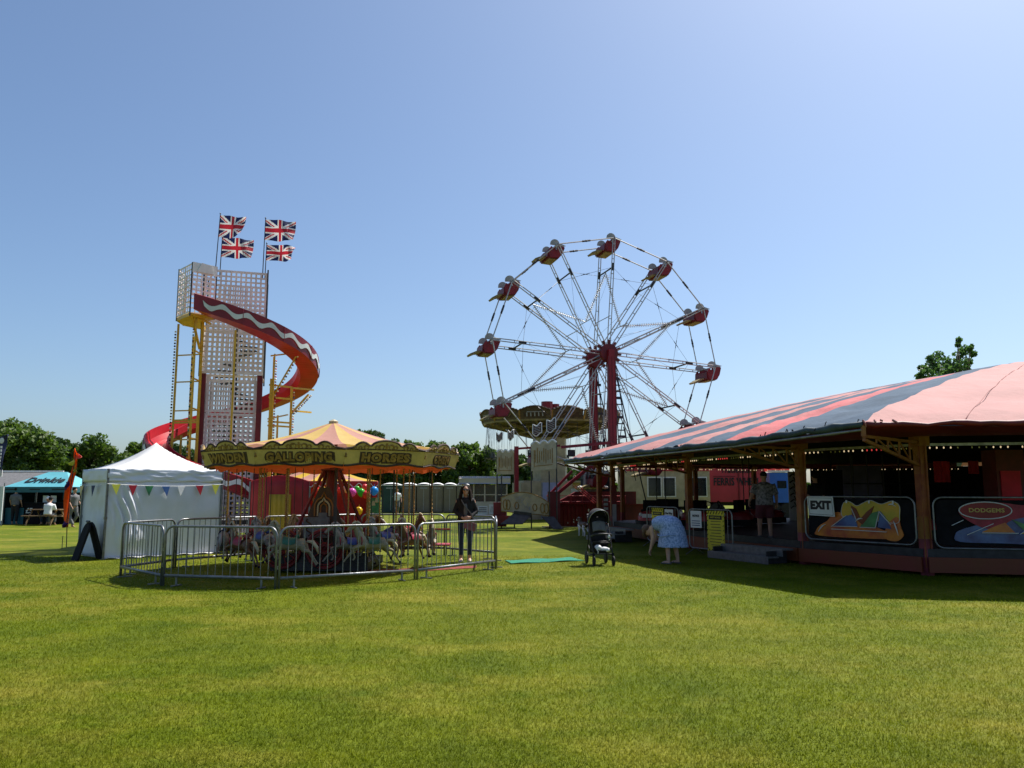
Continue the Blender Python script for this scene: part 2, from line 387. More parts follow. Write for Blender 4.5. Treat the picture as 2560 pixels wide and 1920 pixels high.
# ============================================================ trees
def tree(px, top_py, y, wpx, label, m='leaf', base_py=1250, leaf=.30, clumps=16, per=330, group='trees along the field edge', gap=1.0, shape=0.0):
    """crown as many leaf faces gathered in clumps along limbs"""
    c = gp(px, 1300); c = V((pt(px, 1200, y).x, y, 0)); H = pt(px, top_py, y).z; rw = wpx/2/F*y
    root = thing('tree', label, 'tree', c, 0, group)
    zb = max(.5, H*.16); hc = (H-zb)/2; zc = zb+hc
    lv = []; rn = []; limbs = MB(); r0 = .035*H
    limbs.path([(0, 0, 0), (.1, 0, H*.3), (-.1, .1, H*.6), (0, 0, H*.85)], [r0, r0*.8, r0*.45, r0*.15], 7)
    for i in range(clumps):
        u = i/clumps; th = i*2.39996+rng.random()*.5; t = rng.uniform(-.9, .92)
        rr = math.sqrt(max(.05, 1-t*t))*rng.uniform(.45, .9)
        if shape: rr *= 1-.5*max(0, t)*shape
        q = np.array([math.cos(th)*rr*rw, math.sin(th)*rr*rw*.8, zc+t*hc*.86])
        cr = rng.uniform(.24, .40)*min(rw, hc*1.1)
        limbs.path([(0, 0, max(H*.2, q[2]*.55)), (q[0]*.5, q[1]*.5, q[2]*.8), (q[0], q[1], q[2])], [r0*.4, r0*.22, r0*.06], 5)
        n = int(per*rng.uniform(.7, 1.3))
        dv = rng.normal(size=(n, 3)); dv /= np.linalg.norm(dv, axis=1)[:, None]
        rad = cr*(.55+.5*rng.random(n))*(1+.25*np.sin(dv[:, 0]*5+i)*np.cos(dv[:, 2]*4))
        p = q+dv*rad[:, None]*np.array([1, 1, .8])
        s = leaf*rng.uniform(.5, 1.1, n)
        t1 = rng.normal(size=(n, 3)); t1 /= np.linalg.norm(t1, axis=1)[:, None]
        t2 = np.cross(t1, dv+.6*rng.normal(size=(n, 3))); t2 /= np.maximum(1e-6, np.linalg.norm(t2, axis=1))[:, None]
        t1 = t1*s[:, None]; t2 = t2*(s*.62)[:, None]
        lv.append(np.stack([p-t1, p+t2, p+t1, p-t2], 1).reshape(-1, 3)); rn.append(np.clip(rng.random(n)*.7+rng.uniform(-.15, .35), 0, 1))
    np_mesh('crown', np.concatenate(lv), 4, m, np.concatenate(rn), root)
    limbs.build('trunk', 'bark', root, smooth=True)
    return root
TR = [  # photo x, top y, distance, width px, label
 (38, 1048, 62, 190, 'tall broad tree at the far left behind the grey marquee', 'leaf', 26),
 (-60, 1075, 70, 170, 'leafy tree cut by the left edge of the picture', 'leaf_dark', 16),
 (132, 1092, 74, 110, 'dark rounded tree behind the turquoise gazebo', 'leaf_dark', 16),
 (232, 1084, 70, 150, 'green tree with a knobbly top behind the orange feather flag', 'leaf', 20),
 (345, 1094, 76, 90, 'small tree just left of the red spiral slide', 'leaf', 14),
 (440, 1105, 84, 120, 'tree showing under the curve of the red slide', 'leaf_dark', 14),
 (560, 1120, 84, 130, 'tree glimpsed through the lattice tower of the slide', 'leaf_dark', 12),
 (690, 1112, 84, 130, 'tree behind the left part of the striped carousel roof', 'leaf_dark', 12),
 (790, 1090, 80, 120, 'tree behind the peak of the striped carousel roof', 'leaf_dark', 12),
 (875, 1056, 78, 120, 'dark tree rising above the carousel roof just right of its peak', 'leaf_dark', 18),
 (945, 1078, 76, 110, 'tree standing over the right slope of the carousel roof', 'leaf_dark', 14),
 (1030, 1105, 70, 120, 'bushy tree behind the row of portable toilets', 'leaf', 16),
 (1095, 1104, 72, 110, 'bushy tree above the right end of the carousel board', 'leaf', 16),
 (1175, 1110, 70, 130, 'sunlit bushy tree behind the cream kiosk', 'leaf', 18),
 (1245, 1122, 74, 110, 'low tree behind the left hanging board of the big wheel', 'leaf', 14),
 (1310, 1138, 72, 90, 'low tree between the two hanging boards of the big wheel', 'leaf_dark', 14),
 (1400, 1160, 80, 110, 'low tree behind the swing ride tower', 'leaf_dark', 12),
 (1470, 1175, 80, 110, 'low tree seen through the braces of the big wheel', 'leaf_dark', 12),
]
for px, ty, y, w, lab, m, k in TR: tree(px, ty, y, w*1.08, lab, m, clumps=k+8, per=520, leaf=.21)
# hedge closing the field behind the trees
def hedge():
    n = 26000; x = rng.uniform(-95, 75, n); h = 3.1+.7*np.sin(x*.31)+.5*np.sin(x*.83+1)
    z = h*rng.random(n)**.6; y = 92+rng.normal(size=n)*.9*(1.2-z/h)
    p = np.stack([x, y, z], 1); s = rng.uniform(.2, .45, n)
    t1 = rng.normal(size=(n, 3)); t1 /= np.linalg.norm(t1, axis=1)[:, None]; t2 = np.cross(t1, rng.normal(size=(n, 3))); t2 /= np.linalg.norm(t2, axis=1)[:, None]
    t1 *= s[:, None]; t2 *= (s*.7)[:, None]
    o = np_mesh('hedge', np.stack([p-t1, p+t2, p+t1, p-t2], 1).reshape(-1, 3), 4, 'leaf_dark', rng.random(n))
    tag(o, 'long dark hedge closing the field behind the trees', 'hedge', kind='stuff')
hedge()
# tree above the pink dodgem roof: two-headed, open
def tall_tree():
    y = 52.0; c = pt(2385, 1000, y); root = thing('tree', 'lone two-headed tree rising above the striped dodgem roof', 'tree', (c.x, y, 0), 0)
    br = MB(); br.path([(0, 0, 0), (0, 0, 3), (.1, 0, 6)], [.3, .24, .16], 8); lv = []; rn = []
    spots = [(2330, 905, 24), (2315, 930, 22), (2345, 890, 17), (2300, 942, 14), (2365, 905, 20), (2350, 930, 26), (2390, 915, 24), (2400, 890, 22), (2412, 875, 16), (2395, 862, 8), (2425, 872, 9),
             (2432, 884, 11), (2405, 915, 22), (2380, 940, 26), (2420, 905, 13), (2325, 895, 9), (2420, 925, 12), (2306, 922, 9), (2397, 850, 9), (2368, 925, 20), (2336, 918, 16), (2340, 950, 30), (2395, 950, 30), (2430, 866, 6), (2318, 952, 14), (2299, 920, 6)]
    for i, (a, b, r) in enumerate(spots):
        q = pt(a, b, y+rng.uniform(-1, 1))-V((c.x, y, 0)); q.y += 0; cr = r*.86/F*y
        br.path([(.1, 0, 5.2), (q.x*.45, q.y, 5.2+(q.z-5.2)*.55), q], [.10, .06, .02], 5)
        n = int(4+r*6); dv = rng.normal(size=(n, 3)); dv /= np.linalg.norm(dv, axis=1)[:, None]
        p = np.array(q)+dv*(cr*(rng.random(n)**.5))[:, None]; s = rng.uniform(.07, .15, n)
        t1 = rng.normal(size=(n, 3)); t1 /= np.linalg.norm(t1, axis=1)[:, None]; t2 = np.cross(t1, rng.normal(size=(n, 3))); t2 /= np.linalg.norm(t2, axis=1)[:, None]
        t1 *= s[:, None]; t2 *= (s*.7)[:, None]
        lv.append(np.stack([p-t1, p+t2, p+t1, p-t2], 1).reshape(-1, 3)); rn.append(rng.random(n))
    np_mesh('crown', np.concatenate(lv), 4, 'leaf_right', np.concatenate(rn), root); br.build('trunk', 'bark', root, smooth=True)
tall_tree()
# ============================================================ helter skelter (spiral slide tower)
HS = V((-8.50, 24.5, 0)); HR = R(17)
hs = thing('helter_skelter', 'white lattice helter skelter tower wrapped by a red spiral slide', 'slide tower', HS, HR)
def lattice(mb, M, w, h, pitch=.145, bar=.052, t=.02, mi=None, border=.07):
    """perforated panel in local XY (0..w, 0..h): a grid of bars around square holes"""
    nx = max(2, round((w-2*border+bar)/pitch)); px_ = (w-2*border+bar)/nx; ny = max(2, round((h-2*border+bar)/pitch)); py_ = (h-2*border+bar)/ny
    for x0, x1 in ((0, border), (w-border, w)): mb.box(((x0+x1)/2, h/2, 0), (x1-x0, h, t), M=M, mi=mi)
    for y0, y1 in ((0, border), (h-border, h)): mb.box((w/2, (y0+y1)/2, 0), (w-2*border, y1-y0, t), M=M, mi=mi)
    for i in range(1, nx): mb.box((border-bar/2+i*px_, h/2, 0), (bar, h-2*border, t*.8), M=M, mi=mi)
    for j in range(1, ny): mb.box((w/2, border-bar/2+j*py_, 0), (w-2*border, bar, t*.9), M=M, mi=mi)
def wall_frame(a, b, z): 
    a, b = V((*a, z)), V((*b, z)); x = (b-a).normalized(); u = V((0, 0, 1)); return frame(x, u, x.cross(u), a), (b-a).length
# lower lattice shaft between red corner columns, upper lattice shaft (wider)
hw, lw = .84, .70
for k in range(4):
    q = Matrix.Translation((-.08, 0, 0)) @ Matrix.Rotation(k*PI/2, 4, 'Z')
    p = MB()
    for z0, z1 in ((.80, 2.35), (2.38, 3.85), (3.88, 5.0)):
        M, L = wall_frame((-lw, -hw+.12), (lw, -hw+.12), z0); lattice(p, q @ M, L, z1-z0)
    p.build('lattice_panel', 'lattice', hs)
    p = MB()
    for z0, z1 in ((5.0, 6.6), (6.62, 8.15)):
        if k == 3 and z0 > 6: continue
        M, L = wall_frame((-hw-.06, -hw-.06), (hw+.06, -hw-.06), z0); lattice(p, q @ M, L, z1-z0)
    p.build('lattice_panel', 'lattice', hs)
    c = MB(); cx, cy = (q @ V((-hw+.04, -hw+.04, 0))).xy
    c.box((cx, cy, 2.85), (.15, .15, 4.3)); c.build('corner_column', 'dark_red', hs)
    f = MB(); cx, cy = (q @ V((-hw-.07, -hw-.07, 0))).xy
    f.tube((cx, cy, 4.9), (cx, cy, 8.25), .022, n=6); f.build('corner_post', 'dark_metal', hs)
# spiral stairs inside
st = MB()
for i in range(34):
    a = i*.62; z = .9+i*.165
    st.box((math.cos(a)*.36, math.sin(a)*.36, z), (.5, .2, .03), a)
st.tube((0, 0, .8), (0, 0, 7), .05, n=8); st.build('inner_stair', 'dark_metal', hs)
# start platform with its cage, front left
cage = [(-.96, -.2), (-1.55, -.28), (-1.68, -.95), (-1.24, -1.86), (-.60, -1.50), (-.96, -.93)]
pf = MB(); pf.prism([(-.96, .3)]+cage[1:], .09, z0=6.50); pf.build('start_platform', 'yellow', hs)
cg = MB()
for a, b in ((1, 2), (2, 3)):
    A, B = V((*cage[a], 0)), V((*cage[b], 0)); mid = (A+B)/2
    for s0, s1 in ((A, mid), (mid, B)):
        M, L = wall_frame(s0.xy, s1.xy, 6.6); lattice(cg, M, L, 1.44, .15, .035, border=.04)
M, L = wall_frame(cage[0], cage[1], 6.6); lattice(cg, M, L, 1.40, .15, .035, border=.04)
M, L = wall_frame(cage[3], cage[4], 7.1); lattice(cg, M, L, .90, .15, .035, border=.04)
cg.build('cage', 'lattice', hs)
hd = MB(); M, L = wall_frame(cage[3], cage[4], 7.80); hd.box((L/2, .12, .02), (L, .3, .03), M=M)
hd.prism([(.12, .0), (.62, .0), (.56, .25), (.26, .28)], .02, M @ Matrix.Translation((0, 0, .04)))
hd.build('canopy_sheet', 'white_paint', hs)
for q in cage[1:5]: cp_ = MB(); cp_.tube((*q, 6.5), (*q, 8.06), .02, n=6); cp_.build('cage_post', 'dark_metal', hs)
# the chute: local angle from 248 to 665 degrees
def hz(th): return 6.75-1.166*(th-248)/90
T0, T1 = 243, 668; NS = 150
def hel(th, r, dz): a = R(th); return V((r*math.cos(a), r*math.sin(a), hz(th)+dz))
Ro = 2.45
sec = [(Ro+.015, -.19), (Ro+.03, .26), (Ro-.02, .27), (Ro-.06, .0), (Ro-.16, -.16), (Ro-.33, -.20), (Ro-.50, -.16), (Ro-.58, .02), (Ro-.60, .18), (Ro-.63, .18), (Ro-.625, -.05), (Ro-.53, -.24)]
ch = MB(); k = len(sec)
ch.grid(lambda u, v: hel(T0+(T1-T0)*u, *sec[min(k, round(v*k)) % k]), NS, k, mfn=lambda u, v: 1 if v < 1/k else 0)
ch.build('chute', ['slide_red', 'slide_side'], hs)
wv = MB(); NW = 300; WL = 15.6
def wave(u, v):
    th = T0+7+(T1-T0-14)*u; ph = 2*PI*(th-T0)/WL
    return hel(th+ (v-.5)*1.1*math.cos(ph), Ro+.045, .035+.075*math.sin(ph)+.15*(v-.5))
wv.grid(wave, NW, 2); wv.build('wave_trim', 'wave_trim', hs, solid=.012)
sj = MB()
for th in range(275, 660, 28): sj.path([hel(th, Ro+.04, -.18), hel(th, Ro+.052, .0), hel(th, Ro+.05, .25)], .010, 4)
sj.build('chute_seam', 'slide_side', hs)
# yellow supports
def pole(x, y, z0, z1, w=.06, m='yellow', name='support_pole'): b = MB(); b.box((x, y, (z0+z1)/2), (w, w, z1-z0)); b.build(name, m, hs)
for x, y, z1, w in ((-1.66, -.5, 6.5, .06), (-1.08, -1.6, 6.5, .05), (-.95, -.95, 6.5, .08), (1.06, -.98, 4.9, .10), (1.10, -.80, 5.6, .05), (1.66, -.55, 4.7, .075), (1.12, -1.05, 5.65, .04), (.02, -2.14, 6.1, .055), (-1.35, .9, 6.4, .06), (1.3, 1.2, 4.0, .06), (0, 2.1, 3.5, .06), (-1.45, -.2, 3.2, .06), (-2.0, .6, 2.6, .05)): pole(x, y, .75 if abs(x) < 1.2 else 0.0, z1, w)
class Brace:
    def beam(s, a, b, w): q = MB(); q.beam(a, b, w); q.build('support_brace', 'yellow', hs)
fr = Brace()
for z in (2.15, 3.05, 3.9, 4.75, 5.55): 
    fr.beam((-1.66, -.5, z), (-.95, -.95, z), .035); fr.beam((-1.08, -1.6, z), (-.95, -.95, z), .035)
for z in (3.55, 3.62): fr.beam((-1.66, -.5, z), (-.95, -.95, z), .05)
for z in (2.55, 3.5, 3.62, 4.35, 4.72): fr.beam((1.0, -.95, z), (1.66, -.55, z), .05)
fr.beam((1.0, -.95, 5.6), (1.95, -1.05, 5.75), .04); fr.beam((1.12, -.95, 4.4), (1.75, -1.3, 5.6), .035)
fr.beam((1.66, -.55, 4.7), (2.35, .2, 4.75), .05); fr.beam((1.66, -.55, 3.9), (2.2, .3, 4.6), .05); fr.beam((1.66, -.55, 4.0), (2.3, .4, 4.05), .05)
fr.beam((1.0, -.9, 3.7), (1.6, .9, 4.0), .04); fr.beam((-1.2, -1.8, 6.55), (-1.0, -1.0, 5.7), .06); fr.beam((-1.2, -1.8, 6.55), (-.7, -1.3, 6.4), .05)
def bulbs(pts_from, pts_to, n, m, name='light_string', r=.028, off=(0, 0, 0), par=hs):
    a, b = V(pts_from), V(pts_to); q = MB(); o = V(off)
    for i in range(n): q.sphere(a.lerp(b, (i+.5)/n)+o, r, 6, 4, mi=i % len(m))
    q.build(name, m, par, smooth=True)
bulbs((-1.73, -.53, .9), (-1.73, -.53, 6.3), 62, ['brown_ink', 'bulb_warm', 'brown_ink'], r=.03)
bulbs((-1.14, -1.63, .9), (-1.14, -1.63, 6.2), 62, ['bulb_warm', 'dark_red', 'yellow', 'sign_green'], r=.028)
bulbs((1.73, -.56, 1.0), (1.73, -.56, 4.6), 44, ['bulb_pink', 'bulb_warm', 'sign_blue'], r=.028)
bulbs((1.17, -.9, 1.0), (1.17, -.9, 5.5), 56, ['bulb_warm', 'bulb_pink', 'dark_red'], r=.028)
bulbs((1.18, -1.0, 4.4), (1.80, -1.33, 5.6), 14, ['dark_red', 'bulb_warm'], r=.03)
bulbs((1.75, -.5, 3.9), (2.3, .35, 4.6), 13, ['bulb_warm', 'dark_red'], r=.03)
# trailer base
bs = MB(); bs.box((0, 0, .72), (2.2, 4.6, .12)); bs.box((0, 0, .60), (1.9, 4.4, .12)); bs.box((-.7, -1.9, .35), (.5, .5, .5)); bs.box((.7, -1.6, .33), (.4, .7, .4))
for s in (-1, 1):
    for y in (-2.0, 2.0): bs.box((s*.95, y, .28), (.1, .1, .56))
bs.build('base_trailer', 'dark_metal', hs)
sk = MB(); sk.box((0, -2.32, .83), (2.2, .03, .10)); sk.box((0, -2.4, .55), (1.4, .05, .22)); sk.build('skirt_trim', 'white_paint', hs)
bx = MB(); bx.box((-.35, -2.6, .32), (.9, .35, .05)); bx.box((-.75, -2.6, .15), (.05, .3, .3)); bx.box((.05, -2.6, .15), (.05, .3, .3)); bx.build('step_bench', 'wood', hs)
wh = MB()
for s in (-1, 1):
    for y in (-.45, .45): wh.lathe([(.12, -.09), (.33, -.09), (.36, -.03), (.36, .03), (.33, .09), (.12, .09)], 18, (0, 0, 0)); 
wh = MB()
for s in (-1, 1):
    for y in (-.45, .45):
        w1 = MB(); w1.lathe([(.12, -.09), (.33, -.09), (.36, -.03), (.36, .03), (.33, .09), (.12, .09)], 18)
        Q = Matrix.Translation((s*1.0, y, .36)) @ Matrix.Rotation(PI/2, 4, 'Y'); w1.v = [tuple(Q @ V(p)) for p in w1.v]; w1.build('wheel', 'rubber', hs)

# ============================================================ union flags above the tower
def jack(x, y):                                  # x,y in 0..1 ; 0 blue 1 red 2 white
    X_, Y_ = (x-.5)*60, (y-.5)*30
    if abs(X_) < 3 or abs(Y_) < 3: return 1
    if abs(X_) < 5 or abs(Y_) < 5: return 2
    for s in (1, -1):
        dd = (Y_-s*X_*.5)/math.sqrt(1.25)
        if abs(dd) < 3:
            sgn = (X_ > 0) if s > 0 else (X_ < 0)
            if s > 0: red = (-2 < dd < 0) if X_ > 0 else (0 < dd < 2)
            else: red = (0 < dd < 2) if X_ > 0 else (-2 < dd < 0)
            return 1 if red else 2
    return 0
FL = [  # pole top px, pole base px, depth, flag (top,bottom)
 ((551, 534), (537, 676), 23.9, 1.0, .0, 'union flag on the left pole, top one with its fly folded over', .80, .70, .9),
 ((556, 590), (549, 676), 24.6, .0, .0, 'union flag spread flat on the second pole, lower of the left pair', .96, .64, .12),
 ((664, 545), (656, 680), 24.1, .0, .0, 'union flag on the right pole, upper of the right pair', .92, .66, .22),
 ((667, 608), (662, 682), 24.8, .0, .0, 'union flag with its fly curled up, lower of the right pair', .90, .52, .45)]
for (tx, ty), (bx_, by), dep, *_r in FL:
    lab, fw, fh, curl = _r[2:]
    top = pt(tx, ty, dep); bot = pt(bx_, by+18, dep)
    t = thing('flag_pole', lab, 'flag', bot, 0, 'union flags on the slide tower')
    d = top-bot; p = MB(); p.tube((0, 0, 0), d, .016, .011, 7); p.sphere(d, .025, 6, 5); p.build('pole', 'dark_metal', t)
    up = d.normalized(); wind = V((.97, .10, -.04)); wind = (wind-up*wind.dot(up)).normalized(); nn = wind.cross(up)
    sd_ = rng.random()*6
    def fl(u, v, d=d, up=up, wind=wind, nn=nn, fw=fw, fh=fh, curl=curl, s=sd_):
        amp = .09*u; w = 1.3*amp*math.sin(7*u+s+v*2.6)+.045*u*math.sin(15*u-4*v+s*2)
        cu_ = curl*max(0, u-.52)**1.3
        xx = fw*(u-.5*curl*max(0, u-.6)*(1.2-v)); zz = -fh*(1-v)*(1-.35*cu_*1.1)+ .05*fh*math.sin(4*u+s)*u + cu_*fh*.35*(1-v)
        return d-up*.05+wind*xx+up*zz+nn*(w+cu_*.25*math.sin(3*v+s))
    f = MB(); f.grid(fl, 48, 30, mfn=jack); f.build('flag', ['flag_blue', 'flag_red', 'flag_white'], t, smooth=True)
# ============================================================ big wheel
AX = V((-.276, .961, 0)); U = V((.961, .276, 0)); WR = 5.46; WD = 1.66
hubF = pt(1521, 883, 36.0); WO = hubF+AX*(WD/2); HZ = hubF.z
bw = thing('big_wheel', 'red and silver big wheel with twelve red bucket seats', 'big wheel', (WO.x, WO.y, 0), math.atan2(U.y, U.x))
OFF = R(4.0)                                   # clockwise seen from the front
def wp(i, r, y): a = OFF+i*PI/6; return V((math.sin(a)*r, y, HZ+math.cos(a)*r))
YF, YB = -WD/2, WD/2
for y in (YF, YB):
    h = MB(); Q = Matrix.Translation((0, y, HZ)) @ Matrix.Rotation(PI/2, 4, 'X')
    h.lathe([(.18, -.16), (.42, -.14), (.44, -.02), (.44, .02), (.42, .14), (.18, .16)], 14)
    h.v = [tuple(Q @ V(p)) for p in h.v]
    for i in range(12):
        a = wp(i, .40, y); b = wp(i, .62, y); h.beam(a, b, .11, .07)
    h.build('hub', 'dark_red', bw)
ax = MB(); ax.tube((0, YF-.25, HZ), (0, YB+.25, HZ), .11, n=10); ax.build('axle', 'dark_metal', bw)
for y in (YF, YB):
    for i in range(12):
        s = MB(); a0 = OFF+i*PI/6; side = V((math.cos(a0), 0, -math.sin(a0)))
        for g_ in (-.062, .062): s.tube(wp(i, .45, y)+side*g_*1.2, wp(i, WR, y)+side*g_*.8, .024, n=6)
        for r in np.linspace(.9, WR-.3, 7): s.beam(wp(i, r, y)-side*.06, wp(i, r, y)+side*.06, .03, .03)
        s.build('spoke', 'silver_paint', bw)
        c = MB(); a, b = wp(i, WR, y), wp(i+1, WR, y); m_ = (a+b)/2
        c.tube(a, b, .028, n=6, mi=0); d = (b-a).normalized()
        c.sphere(m_, (.055, .055, .055), 8, 6, mi=1); c.tube(m_-d*.2, m_+d*.2, .045, n=6, mi=1)
        c.build('rim_bar', ['silver_paint', 'dark_metal'], bw)
for i in range(12):
    c = MB(); c.tube(wp(i, 4.05, YF-.05), wp(i, 4.05, YB+.05), .035, n=6)
    for y in (YF, YB): c.beam(wp(i, 3.9, y), wp(i, 4.25, y), .07, .09)
    c.build('cross_bar', 'dark_metal', bw)
    c = MB(); c.tube(wp(i, 1.75, YF), wp(i, 1.75, YB), .02, n=5); c.build('cross_bar', 'silver_paint', bw)
    k = MB()
    for y, y2 in ((YF, YB), (YB, YF)):
        a, b = wp(i, 4.05, y), wp(i+1, 4.05, y2); k.tube(a, b, .007, n=4); m_ = (a+b)/2; k.tube(a.lerp(b, .42), a.lerp(b, .58), .016, n=5)
        k.tube(wp(i, 1.0, y), wp(i+1, 4.05, y2), .005, n=4)
    k.build('bracing_cable', 'dark_metal', bw)
# zigzag light star
for i in range(0, 12):
    r0, r1 = (4.0, 1.75) if i % 2 == 0 else (1.75, 4.0)
    a, b = wp(i, r0, 0), wp(i+1, r1, 0); q = MB(); q.tube(a, b, .022, n=5, mi=0); n = 26; d = (b-a)
    sd2 = V((-d.z, 0, d.x)).normalized()
    for j in range(n):
        p = a.lerp(b, .06+.88*j/(n-1))
        q.tube(p-sd2*.055, p+sd2*.055, .012, n=4, mi=0)
        for s in (-1, 1): q.sphere(p+sd2*s*.065, .020, 5, 4, mi=1)
    q.build('light_star_arm', ['silver_paint', 'bulb_warm'], bw)
# seats
def gondola(i):
    p = wp(i, WR, 0); g_ = bpy.data.objects.new('gondola', None); COL.objects.link(g_); g_.parent = bw; g_.location = p; g_.empty_display_size = .1
    tilt = R(-4 if i in (3, 4) else 3); g_.rotation_euler = (0, tilt, 0)
    return g_
g0 = gondola(0)
for y in (-.58, .58):
    b = MB(); poly = [(-.33, -.36), (-.31, -.12), (-.22, .0), (-.10, -.08), (-.03, .06), (.06, .12), (.30, .09), (.42, .02), (.31, -.30), (.18, -.50), (-.24, -.52)]
    M = frame((1, 0, 0), (0, 0, 1), (0, -1, 0), (0, y+.02, -.05)); b.prism(poly, .04, M); b.build('side_panel', 'red', g0)
    w = MB(); pts = [(.21*math.cos(t)-.06, .19*math.sin(t)+.10) for t in np.linspace(PI*.06, PI, 10)]+[(-.28, .02), (.34, .0), (.47, .05)]
    M2 = frame((1, 0, 0), (0, 0, 1), (0, -1, 0), (0, y+.03, .0)); w.prism(pts, .06, M2); w.build('headrest', 'grey_paint', g0)
t_ = MB(); t_.prism([(-.32, -.54), (.16, -.54), (.33, -.32), (.44, .0), (.39, .01), (.24, -.30), (-.06, -.36), (-.31, -.38)], 1.12, frame((1, 0, 0), (0, 0, 1), (0, -1, 0), (0, .56, -.05)))
t_.prism([(-.34, -.5), (-.30, -.16), (-.34, -.16), (-.38, -.5)], 1.12, frame((1, 0, 0), (0, 0, 1), (0, -1, 0), (0, .56, -.05))); t_.build('tub', 'dark_red', g0)
f_ = MB(); f_.prism([(-.86, -.64), (-.58, -.50), (-.34, -.46), (-.32, -.53), (-.56, -.58), (-.80, -.70)], .66, frame((1, 0, 0), (0, 0, 1), (0, -1, 0), (0, .33, -.0))); f_.build('footrest', 'drum_beam', g0)
fb = MB(); fb.box((-.06, 0, -.605), (.40, .95, .02)); fb.build('underside_plate', 'drum_beam', g0)
pv = MB(); pv.tube((0, YF-.08, 0), (0, YB+.08, 0), .035, n=7); 
for s in (-1, 1): pv.beam((0, s*.60, .02), (.02, s*.60, -.2), .07, .06)
pv.build('hanger_bar', 'steel', g0)
for i in range(1, 12):
    q = dup(g0, bw, wp(i, WR, 0)); q.rotation_euler = (0, R((3, -3, 1, -4, -2, 4, 0, 5, -3, 2, -4, 4)[i]), 0)
# towers with ladders and stays
for y, zb in ((YF-.28, 3.4), (YB+.28, 1.2)):
    tw = MB(); tw.prism([(-.17, zb), (.17, zb), (.155, HZ-.3), (.13, HZ+.12), (-.13, HZ+.12), (-.155, HZ-.3)], .22, frame((1, 0, 0), (0, 0, 1), (0, -1, 0), (0, y+.11, 0)))
    tw.build('tower_leg', 'red', bw)
    ed = MB()
    for s in (-1, 1): ed.box((s*.165, y-.115, (zb+HZ)/2), (.045, .02, HZ-zb-.4))
    ed.box((0, y-.118, (zb+HZ)/2), (.02, .02, HZ-zb-.4)); ed.build('tower_edge', 'dark_red', bw)
    ld = MB(); x0, x1 = .26, .52
    for x, xb in ((x0, x0+.1), (x1-.1, x1+.35)): ld.tube((x*.6, y, HZ-.6), (xb, y, zb-1.0), .024, n=5)
    for k in range(14):
        t = k/13; za = HZ-1.2-(HZ-1.2-zb+.6)*t; ld.box((.30+.25*t, y, za), (.22+.18*t, .04, .05 if k % 3 else .12))
    ld.build('ladder', 'dark_metal', bw)
    sy = MB(); sy.tube((.15, y, HZ-.7), (1.6, y, 1.0), .03, n=6); sy.tube((.9, y, 3.3), (1.7, y+.1, 2.4), .03, n=6); sy.tube((.5, y, 4.6), (.25, y, 3.2), .02, n=5); sy.tube((.55, y, 4.4), (1.1, y, 2.0), .02, n=5)
    sy.build('tower_stay', 'dark_metal', bw)
def wl(px, py, y): # world point -> wheel local
    return bw_inv @ pt(px, py, y)
bw_inv = Matrix.LocRotScale(bw.location, bw.rotation_euler, None).inverted()
# base: red beams, braces, trailer, railings
bb = MB()
bb.beam(wl(1403, 1118, 34.8), wl(1525, 1107, 35.2), .11, .12); bb.beam(wl(1288, 1122, 34.2), wl(1400, 1114, 34.6), .08, .09)
bb.box(wl(1291, 1190, 34.2), (.17, .12, 2.5)); bb.beam(wl(1477, 1165, 35), wl(1376, 1248, 34.5), .13, .13); bb.beam(wl(1430, 1178, 34.8), wl(1368, 1242, 34.5), .10, .1)
bb.beam(wl(1525, 1107, 35.2), wl(1640, 1175, 36), .12, .12); bb.box(wl(1533, 1118, 35.4), (.45, .5, .3))
bb.build('base_frame', 'red', bw)
tr = MB(); a = wl(1398, 1305, 34.9); b_ = wl(1515, 1305, 36.2); L = (b_-a).length
M = frame((b_-a).normalized(), V((0, 0, 1)).cross((b_-a).normalized()), (0, 0, 1), V((a.x, a.y, 0)))
tr.box((L/2+1.2, .06, .52), (L+2.4, .12, .98), M=M, mi=0)
tr.prism([(0, 1.0), (1.2, 1.55), (4.6, 1.62), (4.6, 1.0)], .1, M @ frame((1, 0, 0), (0, 0, 1), (0, -1, 0), (0, .5, 0)), mi=0)
for k in range(11): tr.box((.25+k*.21, -.012, .52), (.02, .02, .94), M=M, mi=1)
tr.box((L/2+1.2, -.01, 1.03), (L+2.4, .16, .05), M=M, mi=2); tr.build('front_panel', ['dark_red', 'red', 'red'], bw)
pl = MB(); pl.box((L/2-.3, .0, .03), (L+1.0, .3, .06), M=M); pl.box((0.1, .1, .55), (.22, .03, 1.1), M=M, mi=0)
pl.build('ground_board', 'cream', bw)
sg = MB()
for k, zz in enumerate((.14, .32, .50, .70, .9)): sg.box((.08, .078, zz), (.14, .012, .07 if k % 2 else .12), M=M)
sg.build('notice_text', 'brown_ink', bw)
sp_ = MB()
for x_, z_, r_ in ((.45, .2, .045), (.75, .24, .05), (.75, .34, .03), (1.05, .26, .035), (1.55, .74, .075), (1.55, .58, .045)): sp_.box((x_, -.014, z_), (r_, .012, r_*1.6), M=M); sp_.lathe([(r_*.2, 0), (r_, 0), (r_, .012), (r_*.2, .012)], 10, (0, 0, 0)) if False else None
sp_.build('white_marking', 'white_paint', bw)
rl = MB()
for z in (1.1, 1.35): rl.tube(M @ V((.0, -.05, z)), M @ V((3.6, -.05, z+.05)), .016, n=5)
for k in range(7): rl.tube(M @ V((k*.6, -.05, 1.05)), M @ V((k*.6, -.05, 1.4)), .014, n=5)
for k in range(3): rl.tube(M @ V((.5+k*.16, -.3, 1.8)), M @ V((1.5+k*.16, -.5, 1.05)), .016, n=5)
rl.build('hand_rail', 'red_vinyl', bw)
en = MB(); e = wl(1492, 1212, 37.8)
